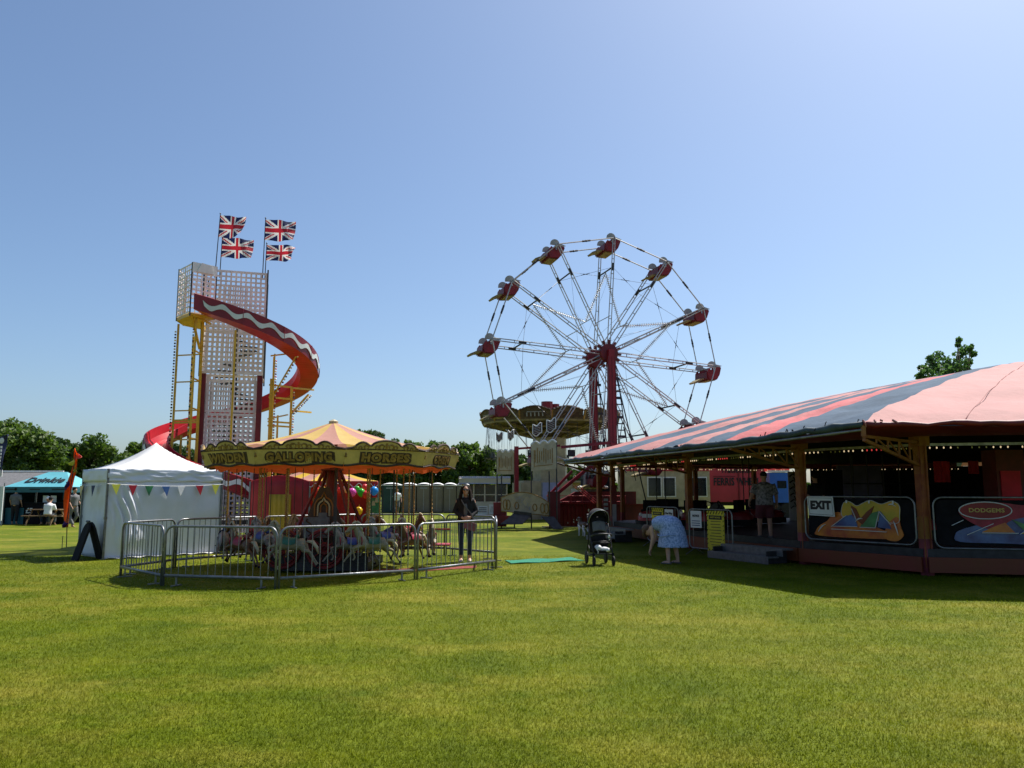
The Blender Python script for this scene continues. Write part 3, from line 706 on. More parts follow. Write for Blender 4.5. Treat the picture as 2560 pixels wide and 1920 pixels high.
en.box(e, (1.0, 1.6, 1.2), mi=0); en.box(e+V((-.6, -.2, -.35)), (1.0, 1.4, .35), mi=1); 
for k in range(9): en.tube(e+V((-1.1+k*.14, -.9, -.2)), e+V((-1.05+k*.14, -.8, .25+.2*(k % 3))), .05, n=6, mi=k % 2)
for k in range(6): en.sphere(e+V((-1.2+k*.24, -1.0, -.12)), (.16, .12, .08), 7, 5, mi=2)
en.build('drive_unit', ['dark_metal', 'grey_paint', 'white_paint'], bw)

# entrance front of the wheel: hanging sign boards on posts, painted boat-shaped front board, ramps
ef = thing('ride_entrance', 'cream painted entrance front with tall scalloped sign boards below the big wheel', 'ride entrance', gp(1312, 1312))
eo = ef.location
def epl(px, py, y): return pt(px, py, y)-eo
def sign(px0, px1, py0, py1, y, lobes, tilt=0.0):
    a = epl(px0, py1, y); b = epl(px1, py1+tilt, y); w = (b-a).length; h = epl(px0, py0, y).z-a.z
    M = frame((b-a).normalized(), V((0, 0, 1)), (b-a).normalized().cross(V((0, 0, 1))), a)
    top = []
    for k in range(lobes):
        x0, x1 = w*(1-k/lobes), w*(1-(k+1)/lobes)
        top += [(x0+(x1-x0)*t, h*(.90)+.10*h*math.sin(PI*t)) for t in np.linspace(0, 1, 8)]
    m = MB(); m.prism([(0, 0), (w, 0)]+top, .05, M); o = m.build('sign_board', 'cream', ef)
    e_ = MB(); e_.path([M @ V((p[0], p[1]+.02, .03)) for p in top], .045, 6); e_.build('scalloped_edge', 'white_paint', ef)
    q = MB(); nx = 9
    for k in range(nx):
        x = w*(.16+.68*k/(nx-1)); q.box((x, h*(.50+.03*math.sin(k*2.1)), .056), (w*.035, h*(.42+.12*math.sin(k*1.7)), .012), M=M)
    q.box((w*.5, h*.16, .056), (w*.7, .03, .012), M=M); q.box((w*.12, h*.42, .056), (.03, h*.6, .012), M=M)
    q.build('lettering', 'gold', o)
    return M, w, h
sign(1242, 1286, 1126, 1186, 34.3, 3); sign(1328, 1391, 1106, 1178, 33.6, 3, -6)
def wavy(px0, px1, py0, py1, y, t=0):
    a = epl(px0, py1, y); b = epl(px1, py1+t, y); w = (b-a).length; h = epl(px0, py0, y).z-a.z
    M = frame((b-a).normalized(), V((0, 0, 1)), (b-a).normalized().cross(V((0, 0, 1))), a)
    tp = [(w*u, h+.06*math.sin(u*2*PI+2.2)) for u in np.linspace(1, 0, 12)]; bt = [(w*u, .06*math.sin(u*2*PI+2.2)) for u in np.linspace(0, 1, 12)]
    m = MB(); m.prism(bt+tp, .03, M); o = m.build('wavy_sign', 'brown_ink', ef)
    e_ = MB(); e_.path([M @ V((p[0], p[1], .02)) for p in bt+tp], .026, 5, closed=True); e_.build('sign_edge', 'white_paint', o)
    q = MB()
    for k in range(5): q.beam(M @ V((w*.15, h*(.12+.16*k), .036)), M @ V((w*.85, h*(.22+.16*k), .036)), .05, .01)
    q.build('lettering', 'lattice', o)
wavy(1332, 1354, 1063, 1088, 34.5, -3); wavy(1367, 1389, 1052, 1080, 34.5, -5); wavy(1241, 1256, 1084, 1102, 35.5); wavy(1270, 1284, 1078, 1098, 35.5)
po = MB()
for px, py0, y in ((1243, 1130, 34.3), (1286, 1130, 34.3), (1328, 1110, 33.6), (1391, 1106, 33.6), (1254, 1186, 34.3), (1373, 1178, 33.6)):
    a = epl(px, py0, y); po.tube((a.x, a.y, 0), a, .028, n=6)
po.build('sign_post', 'dark_metal', ef)
a = epl(1253, 1278, 33.2); b = epl(1372, 1290, 33.2); w = (b-a).length
M = frame((b-a).normalized(), V((0, 0, 1)), (b-a).normalized().cross(V((0, 0, 1))), a)
m = MB(); prof = [(0, .0), (w, .02), (w, .52)]+[(w*t, .52+.34*math.sin(PI*t)**.8) for t in np.linspace(.95, .05, 14)]+[(0, .56)]
m.prism(prof, .06, M); o = m.build('painted_board', 'cream', ef)
q = MB(); q.path([M @ V((p[0], p[1], .065)) for p in prof], .022, 5, closed=True)
for s in (.06, .12, .30, .68, .84, .92):
    c = V((w*s+.05, .29, .07)); q.path([M @ (c+V((.085*math.cos(t), (.20 if s < .2 or s > .8 else .14)*math.sin(t), 0))) for t in np.linspace(0, 2*PI, 14)[:-1]], .022, 5, closed=True)
q.build('scrollwork', 'gold', o)
q = MB()
for k in range(60):
    t = rng.uniform(.3, .62); z = rng.uniform(.1, .72); q.beam(M @ V((w*t, z, .066)), M @ V((w*t+rng.uniform(-.12, .12), z+rng.uniform(.05, .16), .067)), .03, .008)
q.build('foliage_painting', 'grey_paint', o)
rp = MB(); ra, rb = epl(1285, 1283, 32.8), epl(1328, 1288, 32.8)
rp.add([ra, rb, rb+V((-.35, -.5, -rb.z+.26)), ra+V((-.55, -.5, -ra.z+.24))], [(0, 1, 2, 3)]); rp.beam(ra, rb, .1, .18)
ra2 = epl(1354, 1292, 32.9); rp.add([ra2, ra2+V((.5, 0, 0)), ra2+V((.85, -.4, -ra2.z+.05)), ra2+V((.45, -.4, -ra2.z+.05))], [(0, 1, 2, 3)])
rp.build('ramp', 'dark_metal', ef, solid=.03)
for p_, s_ in ((epl(1244, 1280, 34.2)+V((.1, 0, -.1)), (.55, .5, 1.0)), (epl(1250, 1296, 33.5)+V((.2, .3, -.05)), (.9, .4, .3)), (epl(1385, 1268, 34)+V((0, .2, 0)), (.5, .5, 1.3))): rb_ = MB(); rb_.box(p_, s_); rb_.build('red_base', 'dark_red', ef)
# ============================================================ swing ride behind the wheel
CO = gp(1375, 1294); CO = V((pt(1375, 1200, 46).x, 46, 0))
sr = thing('swing_ride', 'cream chair swing ride with a dark gilded drum top behind the big wheel', 'swing ride', CO, .2)
CR = 3.85; ND = 14
m = MB(); m.lathe([(1.0, 1.2), (1.0, 3.2), (1.08, 3.25), (1.08, 3.4), (1.0, 3.45), (.98, 4.75)], 8); m.build('column', 'cream', sr)
m = MB(); m.lathe([(.98, 4.55), (1.9, 4.9), (CR-.1, 5.32), (CR-.15, 5.40), (.6, 5.6)], ND, mi=0)
for i in range(ND):
    a = 2*PI*(i+.5)/ND; m.beam((math.cos(a)*1.0, math.sin(a)*1.0, 4.55), (math.cos(a)*(CR-.1), math.sin(a)*(CR-.1), 5.26), .10, .12, mi=1)
    for r in (1.9, 2.8): m.beam(V((math.cos(a)*r, math.sin(a)*r, 4.55+(r-1)*.255)), V((math.cos(a+2*PI/ND)*r, math.sin(a+2*PI/ND)*r, 4.55+(r-1)*.255)), .07, .08, mi=1)
    m.beam((math.cos(a)*1.9, math.sin(a)*1.9, 4.78), (math.cos(a+PI/ND*1.0)*2.8, math.sin(a+PI/ND*1.0)*2.8, 5.0), .04, .05, mi=1)
m.build('canopy_underside', ['drum_board', 'drum_beam'], sr)
for i in range(ND):
    a0, a1 = 2*PI*i/ND, 2*PI*(i+1)/ND; am = (a0+a1)/2; A = V((math.cos(a0)*CR, math.sin(a0)*CR, 5.32)); B = V((math.cos(a1)*CR, math.sin(a1)*CR, 5.32))
    n = V((math.cos(am), math.sin(am), 0)); x = (B-A).normalized(); L = (B-A).length; nn = (n*.96-V((0, 0, .25))).normalized(); u = nn.cross(x)
    M = frame(x, u, nn, A); w = MB()
    top = [(L*t, .46+.20*math.sin(PI*t)+.04*abs(math.sin(9*PI*t))) for t in np.linspace(1, 0, 20)]
    w.prism([(0, 0), (L, 0)]+top, .06, M, mi=0); w.box((L/2, .26, .065), (L*.72, .26, .02), M=M, mi=1)
    if i % 2:
        for k in range(5): w.box((L*(.25+.125*k), .26, .08), (.06, .2, .02), M=M, mi=2)
        w.box((L/2, .40, .08), (L*.5, .04, .02), M=M, mi=2)
    else:
        for k in range(4): w.beam(M @ V((L*(.2+.14*k), .18, .078)), M @ V((L*(.32+.14*k), .36, .078)), .05, .02, mi=3)
    w.box((0.02, .25, .07), (.09, .5, .05), M=M, mi=3); w.box((L/2, -.03, .03), (L, .10, .10), M=M, mi=4)
    w.path([M @ V((p[0], p[1], .04)) for p in top], .06, 6, mi=1)
    w.build('rounding_board', ['drum_board', 'brown_ink', 'grey_paint', 'gold', 'drum_beam'], sr)
m = MB(); m.lathe([(.34, 5.6), (.34, 6.62)], 10, (-.15, 0, 0)); m.lathe([(.26, 5.6), (.26, 6.5)], 10, (.35, .1, 0)); m.build('top_motor', 'red', sr)
sw0 = None
NSW = 20
for i in range(NSW):
    a = 2*PI*(i+.3)/NSW; r = CR-.28
    if sw0 is None:
        e = bpy.data.objects.new('swing_chair', None); COL.objects.link(e); e.parent = sr; sw0 = e; e.empty_display_size = .1
        q = MB(); q.box((0, 0, -.12), (.7, .03, .03)); q.tube((0, 0, 0), (0, 0, -.12), .025, n=5)
        for s in (-1, 1):
            for t in (-1, 1): q.tube((s*.30, t*.02, -.12), (s*.20, t*.13, -1.85), .0075, n=4)
        q.build('chain', 'dark_metal', e)
        q = MB(); q.box((0, 0, -1.92), (.42, .34, .04)); q.box((0, .17, -1.74), (.42, .03, .34), mi=0); q.box((0, -.26, -2.08), (.34, .05, .03)); q.build('chair', 'dark_metal', e)
    else: e = dup(sw0, sr)
    e.location = (math.cos(a)*r, math.sin(a)*r, 5.28); e.rotation_euler = (0, 0, a+PI/2)
m = MB()
for i in range(9):
    if i in (4,): continue
    a = PI+PI*i/9+.1-PI/2-.4; 
m.box((-.55, -.3, 1.0), (2.9, 2.4, 2.0)); m.box((1.35, .2, 1.0), (1.5, 2.0, 2.0)); m.box((.15, -.1, 2.05), (3.9, 2.4, .1)); m.build('base_house', 'cream', sr)
m = MB(); m.box((-.35, -1.53, 1.35), (.92, .05, 1.3)); m.build('door_panel', 'pale_blue', sr)
m = MB(); m.box((-.1, -1.56, .45), (.55, .06, .9)); m.build('doorway', 'dark_red', sr)
m = MB()
for s in (-.85, .15): m.box((s, -1.53, 1.0), (.05, .06, 2.0))
for z in (.3, .6, .9): m.box((-.72, -1.6, z), (.35, .05, .04))
for x in (-.9, -.55): m.box((x, -1.6, .6), (.03, .05, 1.2))
m.build('door_frame', 'grey_paint', sr)

# ============================================================ children's carousel
KO = V((-3.76, 16.9, 0)); ca = thing('carousel', 'small yellow carousel with a striped roof and carved galloping horses', 'carousel', KO)
KR = 2.6; NP = 10; PH = -PI/2-R(19)          # first panel joint, left of the front
def kv(i, r, z): a = PH+2*PI*i/NP; return V((math.cos(a)*r, math.sin(a)*r, z))
AP = V((.0, 0, 3.02))
for i in range(NP):                            # roof gores, alternate colours, sagging cloth
    for j in range(2):
        m = MB()
        def rf(u, v, i=i, j=j):
            p = kv(i, KR-.03, 2.42).lerp(kv(i+1, KR-.03, 2.42), (j+u)/2); q = p.lerp(AP, v); q.z -= .10*math.sin(PI*v)*1.1+.02*math.sin(PI*u)*(1-v); return q
        m.grid(rf, 4, 12); m.build('roof_gore', 'carousel_yellow' if j == 0 else 'carousel_pink', ca, smooth=True)
m = MB(); m.lathe([(.09, 2.94), (.10, 3.03), (.03, 3.07)], 10, AP-V((0, 0, 3.02))); m.build('roof_cap', 'cream', ca)
def ltop(u):
    s = abs(u-.5)*2
    if s < .36: return .335+.125*math.sqrt(max(0, 1-(s/.36)**2))
    t = (s-.36)/.64
    return .335+.085*math.sin(PI*min(t/.62, 1))-.05*max(0, t-.5)*2
WORDS = {0: 'GALLOPING', 1: 'HORSES', 2: 'CHEN', 9: 'WINDEN'}
for i in range(NP):
    A, B = kv(i, KR-.06, 2.05), kv(i+1, KR-.06, 2.05); am = PH+2*PI*(i+.5)/NP
    n = V((math.cos(am), math.sin(am), 0)); x = (B-A).normalized(); L = (B-A).length
    nn = (n*.965-V((0, 0, .26))).normalized(); u = nn.cross(x).normalized(); M = frame(x, u, nn, A)
    ex = .055                                  # panels meet although they lean out
    top = [((L+2*ex)*t-ex, ltop(t)) for t in np.linspace(1, 0, 41)]
    m = MB(); m.prism([(0, 0), (L, 0)]+top, .03, M); bo = m.build('rounding_board', 'board_yellow', ca)
    m = MB(); m.path([M @ V((p[0], p[1]+.004, .018)) for p in top], .021, 6); m.path([M @ V((L*t-ex*.6, .29+.008*math.sin(t*PI), .034)) for t in np.linspace(0, 1.06, 10)], .010, 5)
    m.path([M @ V((L*t, .01-.02*math.cos(4*PI*t)-.0, .03)) for t in np.linspace(0, 1, 20)], .022, 6)
    m.build('board_edge', 'brown_ink', bo)
    m = MB()
    cx = L/2
    for s in (-1, 1):
        for (ox, oy, rr, tn) in ((.10, .345, .055, 1.3), (.19, .335, .04, 1.2), (.40, .335, .05, 1.4), (.52, .32, .035, 1.2), (.62, .325, .03, 1.1)):
            m.path([M @ V((cx+s*(ox+rr*(1-t*.35)*math.cos(2*PI*tn*t)), oy+rr*(1-t*.35)*math.sin(2*PI*tn*t), .035)) for t in np.linspace(0, 1, 14)], .010, 5)
    m.beam(M @ V((cx, .30, .035)), M @ V((cx, .42, .035)), .035, .012); m.beam(M @ V((cx-.05, .37, .035)), M @ V((cx+.05, .37, .035)), .035, .012)
    m.sphere(M @ V((.0, .2, .035)), (.02, .02, .03), 6, 4); m.sphere(M @ V((.0, .16, .035)), (.03, .02, .02), 6, 4)
    m.build('scrollwork', 'gold', bo)
    if i in WORDS:
        wd = WORDS[i]; sz = .20; sxx = min(1.25, L*.80/(len(wd)*sz*.70))
        text('lettering_shadow', wd, sz*1.08, 'brown_ink', bo, M @ Matrix.Translation((L/2+.012, .135, .034)), .004, .030, 1.06, 0, sxx)
        text('lettering', wd, sz, 'gold', bo, M @ Matrix.Translation((L/2, .142, .046)), .004, .010, 1.12, 0, sxx)
# inside drape and ceiling poles
m = MB()
m.grid(lambda u, v: (lambda a: V((math.cos(a)*(2.42-.15*v), math.sin(a)*(2.42-.15*v), 2.34-.36*v-.025*v*math.sin(20*a))))(2*PI*u), 80, 3); m.build('inner_drape', 'orange_cloth', ca, smooth=True)
m = MB()
for i in range(NP):
    m.beam((0, 0, 2.42), kv(i, KR-.1, 2.14), .035, .05)
    m.beam(kv(i, 1.5, 2.24), kv(i+1, 1.5, 2.24), .03)
m.build('sweep_arm', 'red', ca)
m = MB(); m.lathe([(.10, .2), (.10, 2.7)], 10); m.lathe([(.24, 2.0), (.2, 2.2), (.13, 2.45)], 12)
for s, t in ((1, 1), (1, -1), (-1, 1), (-1, -1)): m.beam((s*.12, t*.12, 2.05), (s*.78, t*.78, .18), .06, .05)
for a in np.linspace(0, 2*PI, 9)[:-1]: m.beam((math.cos(a)*.11, math.sin(a)*.11, 2.02), (math.cos(a)*.34, math.sin(a)*.34, 1.7), .02)
m.build('centre_frame', 'dark_red', ca)
# painted centre panel, organ front and base wheels
Mf = frame((1, 0, 0), (0, 0, 1), (0, -1, 0), (0, -.62, .2))
m = MB(); m.prism([(-.62, 0), (.62, 0), (.28, 1.0), (.10, 1.45), (-.10, 1.45), (-.28, 1.0)], .03, Mf); m.build('centre_panel', 'brown_ink', ca)
m = MB()
for r, mi in ((.20, 0), (.13, 1), (.07, 0)):
    arch = [(r*math.cos(t)*(.9), 1.05+r*1.0*math.sin(t)+(.5*r if abs(t-PI/2) < .25 else 0)) for t in np.linspace(0, PI, 13)]
    m.path([Mf @ V((-r*.9, .88, .045))]+[Mf @ V((p[0], p[1], .045)) for p in arch[::-1]]+[Mf @ V((r*.9, .88, .045))], .018, 5, mi=mi)
m.build('flame_motif', ['post_orange', 'cream'], ca)
m = MB(); m.box((-.12, -.72, .86), (.50, .10, .40)); m.box((0.0, -.70, 1.10), (.16, .08, .10)); m.build('music_cabinet', 'grey_cloth', ca)
m = MB()
m.path([(-.26+.05*math.sin(t*2.2), -.775, .70+.06*t) for t in np.linspace(0, 5.5, 20)], .014, 4); m.path([(.06+.04*math.sin(t*2.0+1), -.775, .70+.04*t) for t in np.linspace(0, 5.5, 20)], .012, 4)
m.build('scroll_ornament', 'brown_ink', ca)
m = MB(); m.box((0, 0, .12), (1.9, 1.9, .16)); m.box((0, -.9, .28), (1.9, .06, .2)); m.box((0, 0, .22), (1.2, 1.2, .1)); m.build('base', 'dark_metal', ca)
for x in (-.72, .12):
    m = MB()
    for r, th in ((.36, .035), (.30, .014), (.08, .05)): m.path([(x+r*math.cos(t), -.98, .46+r*math.sin(t)) for t in np.linspace(0, 2*PI, 25)[:-1]], th, 6, closed=True)
    for k in range(10): m.tube((x, -.98, .46), (x+.34*math.cos(k*PI/5), -.98, .46+.34*math.sin(k*PI/5)), .014, n=5)
    m.build('ornamental_wheel', 'dark_red', ca)
# horses
def horse_proto(cm, sm, mane):
    h = bpy.data.objects.new('horse', None); COL.objects.link(h); h.parent = ca; h.empty_display_size = .1
    b = MB()
    b.path([(-.34, 0, .80), (-.30, 0, .80), (-.16, 0, .775), (.02, 0, .765), (.18, 0, .785), (.28, 0, .81), (.32, 0, .82)], [.05, .125, .135, .12, .135, .115, .05], 10)
    b.path([(.24, 0, .86), (.34, 0, 1.02), (.40, 0, 1.14), (.42, 0, 1.20)], [.115, .085, .065, .055], 8)
    b.path([(.40, 0, 1.215), (.50, 0, 1.16), (.58, 0, 1.09), (.63, 0, 1.05)], [.062, .058, .040, .034], 8)
    for s in (-1, 1): b.tube((.40, s*.03, 1.24), (.40, s*.04, 1.31), .018, .005, 5)
    for s, k1, k2 in ((1, (.50, .70), (.44, .50)), (-1, (.46, .60), (.60, .46))):
        b.path([(.24, s*.07, .78), (k1[0], s*.07, k1[1]), (k2[0], s*.07, k2[1]), (k2[0]+.05, s*.07, k2[1]-.07)], [.065, .036, .024, .026], 7)
    for s, k1, k2 in ((1, (-.48, .62), (-.62, .42)), (-1, (-.42, .58), (-.54, .38))):
        b.path([(-.28, s*.07, .77), (-.34, s*.075, .66), (k1[0], s*.07, k1[1]), (k2[0], s*.07, k2[1]), (k2[0]-.05, s*.07, k2[1]-.06)], [.09, .062, .034, .023, .026], 7)
    b.build('body', cm, h, remesh=.015)
    m = MB()
    for k in range(7):
        t = k/6; p = V((.27, 0, .98)).lerp(V((.38, 0, 1.29)), t); m.path([p, p+V((-.07, .03*(-1)**k, -.05)), p+V((-.09, .05*(-1)**k, -.13))], [.03, .025, .006], 5)
    m.path([(.40, 0, 1.29), (.47, 0, 1.26), (.50, 0, 1.2)], [.025, .02, .006], 5); m.build('mane', mane, h, smooth=True)
    m = MB(); m.path([(-.38, 0, .85), (-.50, 0, .84), (-.60, 0, .72), (-.64, 0, .58)], [.03, .045, .04, .008], 6); m.build('tail', mane, h, smooth=True)
    m = MB(); m.grid(lambda u, v: V((-.16+.30*u, .145*math.sin((v-.5)*3.4), .79+.14*math.cos((v-.5)*3.4)+.035*abs(2*u-1)**2)), 6, 10, mi=0)
    m.path([(.30, .13*math.sin(t), .84+.15*math.cos(t)) for t in np.linspace(-2, 2, 9)], .014, 5, mi=1); m.path([(.44, .05*math.cos(t), 1.16+.06*math.sin(t)) for t in np.linspace(0, 2*PI, 9)], .008, 4, mi=1)
    m.path([(-.14, 0, .94), (-.17, 0, 1.0)], [.06, .02], 6, mi=0); m.build('saddle', [sm, 'saddle_red'], h, smooth=True)
    m = MB(); pts = []
    m.path([(.10, 0, .50), (.10, 0, 2.70)], .014, 7)
    for s in (0, PI): m.path([(.10+.015*math.cos(t*1.0+s), .015*math.sin(t*1.0+s), .95+t*.0165) for t in np.linspace(0, 106, 300)], .008, 4)
    m.build('twisted_pole', 'brass', h)
    m = MB()
    for s in (-1, 1): m.tube((.02, s*.12, .72), (.02, s*.20, .56), .008, n=4)
    m.tube((.02, -.24, .56), (.02, .24, .56), .012, n=5); m.build('foot_peg', 'dark_metal', h)
    for s, (x, z) in ((1, (.49, .425)), (-1, (.65, .385)), (1, (-.67, .355)), (-1, (-.59, .315))):
        m = MB(); m.path([(x, s*.07, z+.02), (x+.01*(1 if x > 0 else -1), s*.07, z-.025)], [.026, .034], 7); m.build('hoof', 'black', h)
    return h
HP = [horse_proto('horse_cream', 'saddle_green', 'cream'), horse_proto('horse_grey', 'saddle_blue', 'grey_paint'), horse_proto('horse_brown', 'saddle_red', 'cream')]
slots = [(a, r) for a in (-97, -56, -30, 8, 44, 80, 116, 152, 190, 232) for r in (2.08, 1.50)]
order = [0, 1, 0, 1, 2, 1, 0, 0, 2, 1, 0, 2, 1, 0, 2, 0, 1, 2, 2, 1]
used = set()
for k, (a, r) in enumerate(slots):
    if a == -97 and r < 2: continue
    p = order[k]; h = HP[p] if p not in used else dup(HP[p], ca); used.add(p)
    a_ = R(a-(6 if r < 2 else 0)); h.scale = (.82, .82, .82); h.location = (math.cos(a_)*r, math.sin(a_)*r, -.02+.05*math.sin(k*1.7)); h.rotation_euler = (0, 0, math.atan2(-math.cos(a_), math.sin(a_)))
# sidecar rods and a low hanging bench
m = MB()
for a in (-75, -10, 25, 62, 130, 170, 212):
    for r in (1.35, 1.75, 2.15):
        m.tube((math.cos(R(a))*r, math.sin(R(a))*r, .45), (math.cos(R(a))*r, math.sin(R(a))*r, 2.22), .008, n=4)
    m.beam((math.cos(R(a))*1.3, math.sin(R(a))*1.3, .45), (math.cos(R(a))*2.2, math.sin(R(a))*2.2, .45), .03, .03)
m.build('hanging_rod', 'dark_metal', ca)
m = MB(); m.box((2.05, .35, .62), (.05, .5, .35)); m.box((2.25, .35, .46), (.42, .5, .03)); m.box((2.25, .35, .78), (.42, .03, .03)); m.build('side_bench', 'red_vinyl', ca)

# red matting edge inside the pen
rm = MB(); rm.prism([(-2.7, 15.7), (-.75, 16.9), (-.75, 17.4), (-2.9, 16.4)], .012); o = rm.build('ground_mat', 'mat_red'); tag(o, 'worn red strip of matting on the grass inside the pen', 'ground mat')
gm = MB(); q4 = [gp(1262, 1403), gp(1427, 1396), gp(1462, 1402.5), gp(1279, 1411)]
def gq(u, v): p = q4[0].lerp(q4[1], u).lerp(q4[3].lerp(q4[2], u), 1-v); return V((p.x, p.y, .018+.012*math.sin(u*11)*math.sin(v*3+1)))
gm.grid(gq, 24, 4); o = gm.build('ground_mat', 'mat_green', solid=.012); tag(o, 'flat green rubber mat on the grass by the pushchair', 'ground mat')

# ============================================================ crowd barriers round the carousel
PTS = [(-7.35, 15.4), (-5.9, 13.86), (-3.82, 13.38), (-1.72, 14.75), (-.32, 16.75), (-.38, 18.9), (-1.65, 20.3), (-3.8, 20.4), (-5.75, 18.75), (-6.98, 16.95)]
BL = ['short end barrier at the far left of the pen facing the white tent', 'steel barrier in front of the left half of the carousel', 'steel barrier in front of the carousel centre and its organ', 'steel barrier the woman in black leans behind',
      'barrier seen edge on at the right end of the pen', 'barrier behind the woman in black closing the pen', 'steel barrier behind the right hand horses', 'steel barrier behind the carousel in front of the red booth', 'steel barrier in front of the red lattice tower base and white tent', 'barrier along the white tent wall at the left back of the pen']
def barrier(A, B, lab):
    A, B = V((*A, 0)), V((*B, 0)); d = (B-A).normalized(); A += d*.03; B -= d*.03; L = (B-A).length; w = math.atan2(d.y, d.x)
    t = thing('crowd_barrier', lab, 'barrier', A, w, 'steel barriers around the carousel')
    H, zb, r = .99, .17, .15; lean = .0
    m = MB(); fr_ = [(0, 0, .0), (0, 0, H-r)]+[(r-r*math.cos(a), 0, H-r+r*math.sin(a)) for a in np.linspace(.2, PI/2, 6)]+[(L-r+r*math.sin(a), 0, H-r+r*math.cos(a)) for a in np.linspace(0, PI/2-.2, 6)]+[(L, 0, H-r), (L, 0, 0)]
    m.path(fr_, .0205, 8); m.box((L/2, 0, zb), (L-.03, .032, .045)); m.build('frame', 'galv', t, smooth=True)
    m = MB(); n = max(5, round(L/.135))
    for k in range(1, n):
        x = L*k/n; top = H if r < x < L-r else H-r+math.sqrt(max(0, r*r-(r-min(x, L-x))**2)); m.tube((x, 0, zb+.018), (x, 0, top-.012), .0072, n=5)
    m.build('upright_bars', 'galv', t)
    for x in (.25, L-.25):
        m = MB(); m.beam((x, -.13, .012), (x, .13, .012), .03, .02); m.beam((x, 0, .02), (x, 0, zb), .03, .02); m.build('foot', 'galv', t)
    m = MB(); m.path([(-.012, 0, .62), (-.035, 0, .62), (-.035, 0, .58), (-.012, 0, .58)], .009, 5); m.path([(-.012, 0, .36), (-.035, 0, .36), (-.035, 0, .32), (-.012, 0, .32)], .009, 5); m.build('hook', 'steel', t)
for i in range(len(PTS)): barrier(PTS[i], PTS[(i+1) % len(PTS)], BL[i])
# ============================================================ white tent
TN = V((-9.42, 18.9, 0)); tv1 = V((.70, .714, 0)); tv2 = V((-.714, .70, 0)); TA, TB = 2.75, 1.62; TE = 2.09
tent = thing('white_tent', 'white pop-up tent with closed side walls and pennant bunting', 'tent', TN, math.atan2(tv1.y, tv1.x))
def tl(a, b, z): return V((a, b, z))            # local: x along the right wall, y to the left wall
m = MB()
def roof(u, v):
    a, b = u, v; d = max(abs(2*a-1), abs(2*b-1)); h = (1-d)
    z = TE+ .70*(.30*h+.70*h**2.0); return V((a*(TA+.06)-.03, b*(TB+.06)-.03, z+.012*math.sin(9*a+3*b)*math.sin(7*b)))
m.grid(roof, 36, 30); m.build('roof', 'tent_white', tent, smooth=True)
def folds(x, z, s): return .005*math.sin(5*x+2*z+s)+.003*math.sin(17*x-5*z+s*2)+.018*noise.noise(V((x*2.5, z*3, s)))
def curtain(fn, nu, nv, name, mt, th=.006): q = MB(); q.grid(fn, nu, nv); return q.build(name, mt, tent, smooth=True, solid=th)
VH = .30
curtain(lambda u, v: V((u*(TA+.06)-.03, -.035+1.6*folds(u*TA*1.0, v*3, 1), TE+.005-VH*v+.012*math.sin(u*20)*v)), 60, 8, 'valance', 'tent_wall')
curtain(lambda u, v: V((-.035+folds(u*TB, v, 2), u*(TB+.06)-.03, TE+.005-VH*v)), 30, 5, 'valance', 'tent_wall')
curtain(lambda u, v: V((u*(TA+.06)-.03, TB+.035, TE+.005-VH*v)), 10, 2, 'valance', 'tent_wall'); curtain(lambda u, v: V((TA+.035, u*(TB+.06)-.03, TE+.005-VH*v)), 10, 2, 'valance', 'tent_wall')
def bulge(u, v):                                # right wall with the gathered drape near its left end
    x = u*TA; z = TE-.15-(TE-.17)*v; g_ = math.exp(-((x-.42)/.22)**2); 
    y = -.0+1.4*folds(x, z*.8, 4)-.05*math.sin(PI*min(1, v*1.2))*math.sin(PI*u)
    y += -g_*(.05+.06*math.sin(x*34+z*6+2*math.sin(z*5)))*math.sin(PI*min(1, max(0, (z-.1)/1.7)))-.10*math.exp(-((x-.62)/.35)**2-((z-.45)/.3)**2)
    return V((x, y, max(.02, z)))
curtain(bulge, 150, 60, 'side_wall', 'tent_wall')
curtain(lambda u, v: V((u*TA, -.10-.05*math.sin(u*9)-.03*math.sin(u*31), .035-.02*v+.015*math.sin(u*40))) if v < .5 else V((u*TA, .02, .05)), 60, 1, 'ground_flap', 'tent_white')
curtain(lambda u, v: V((.02+1.2*folds(u*1.6, v*2, 7), .15+u*(TB-.15), TE-.15-(TE-.17)*v)), 36, 20, 'side_wall', 'tent_wall')
curtain(lambda u, v: V((u*TA, TB+folds(u*3, v*2, 8), TE-.15-(TE-.17)*v)), 20, 8, 'side_wall', 'tent_wall')
curtain(lambda u, v: V((TA-.0, u*TB, TE-.15-(TE-.17)*v)), 10, 6, 'side_wall', 'tent_wall')
for a, b in ((-.02, -.02), (TA+.02, -.02), (-.02, TB+.02), (TA+.02, TB+.02)):
    m = MB(); m.box((a, b, TE/2), (.045, .045, TE)); m.box((a, b, .01), (.1, .1, .02)); m.box((a, b, .95), (.06, .06, .06)); m.build('tent_leg', 'galv', tent)
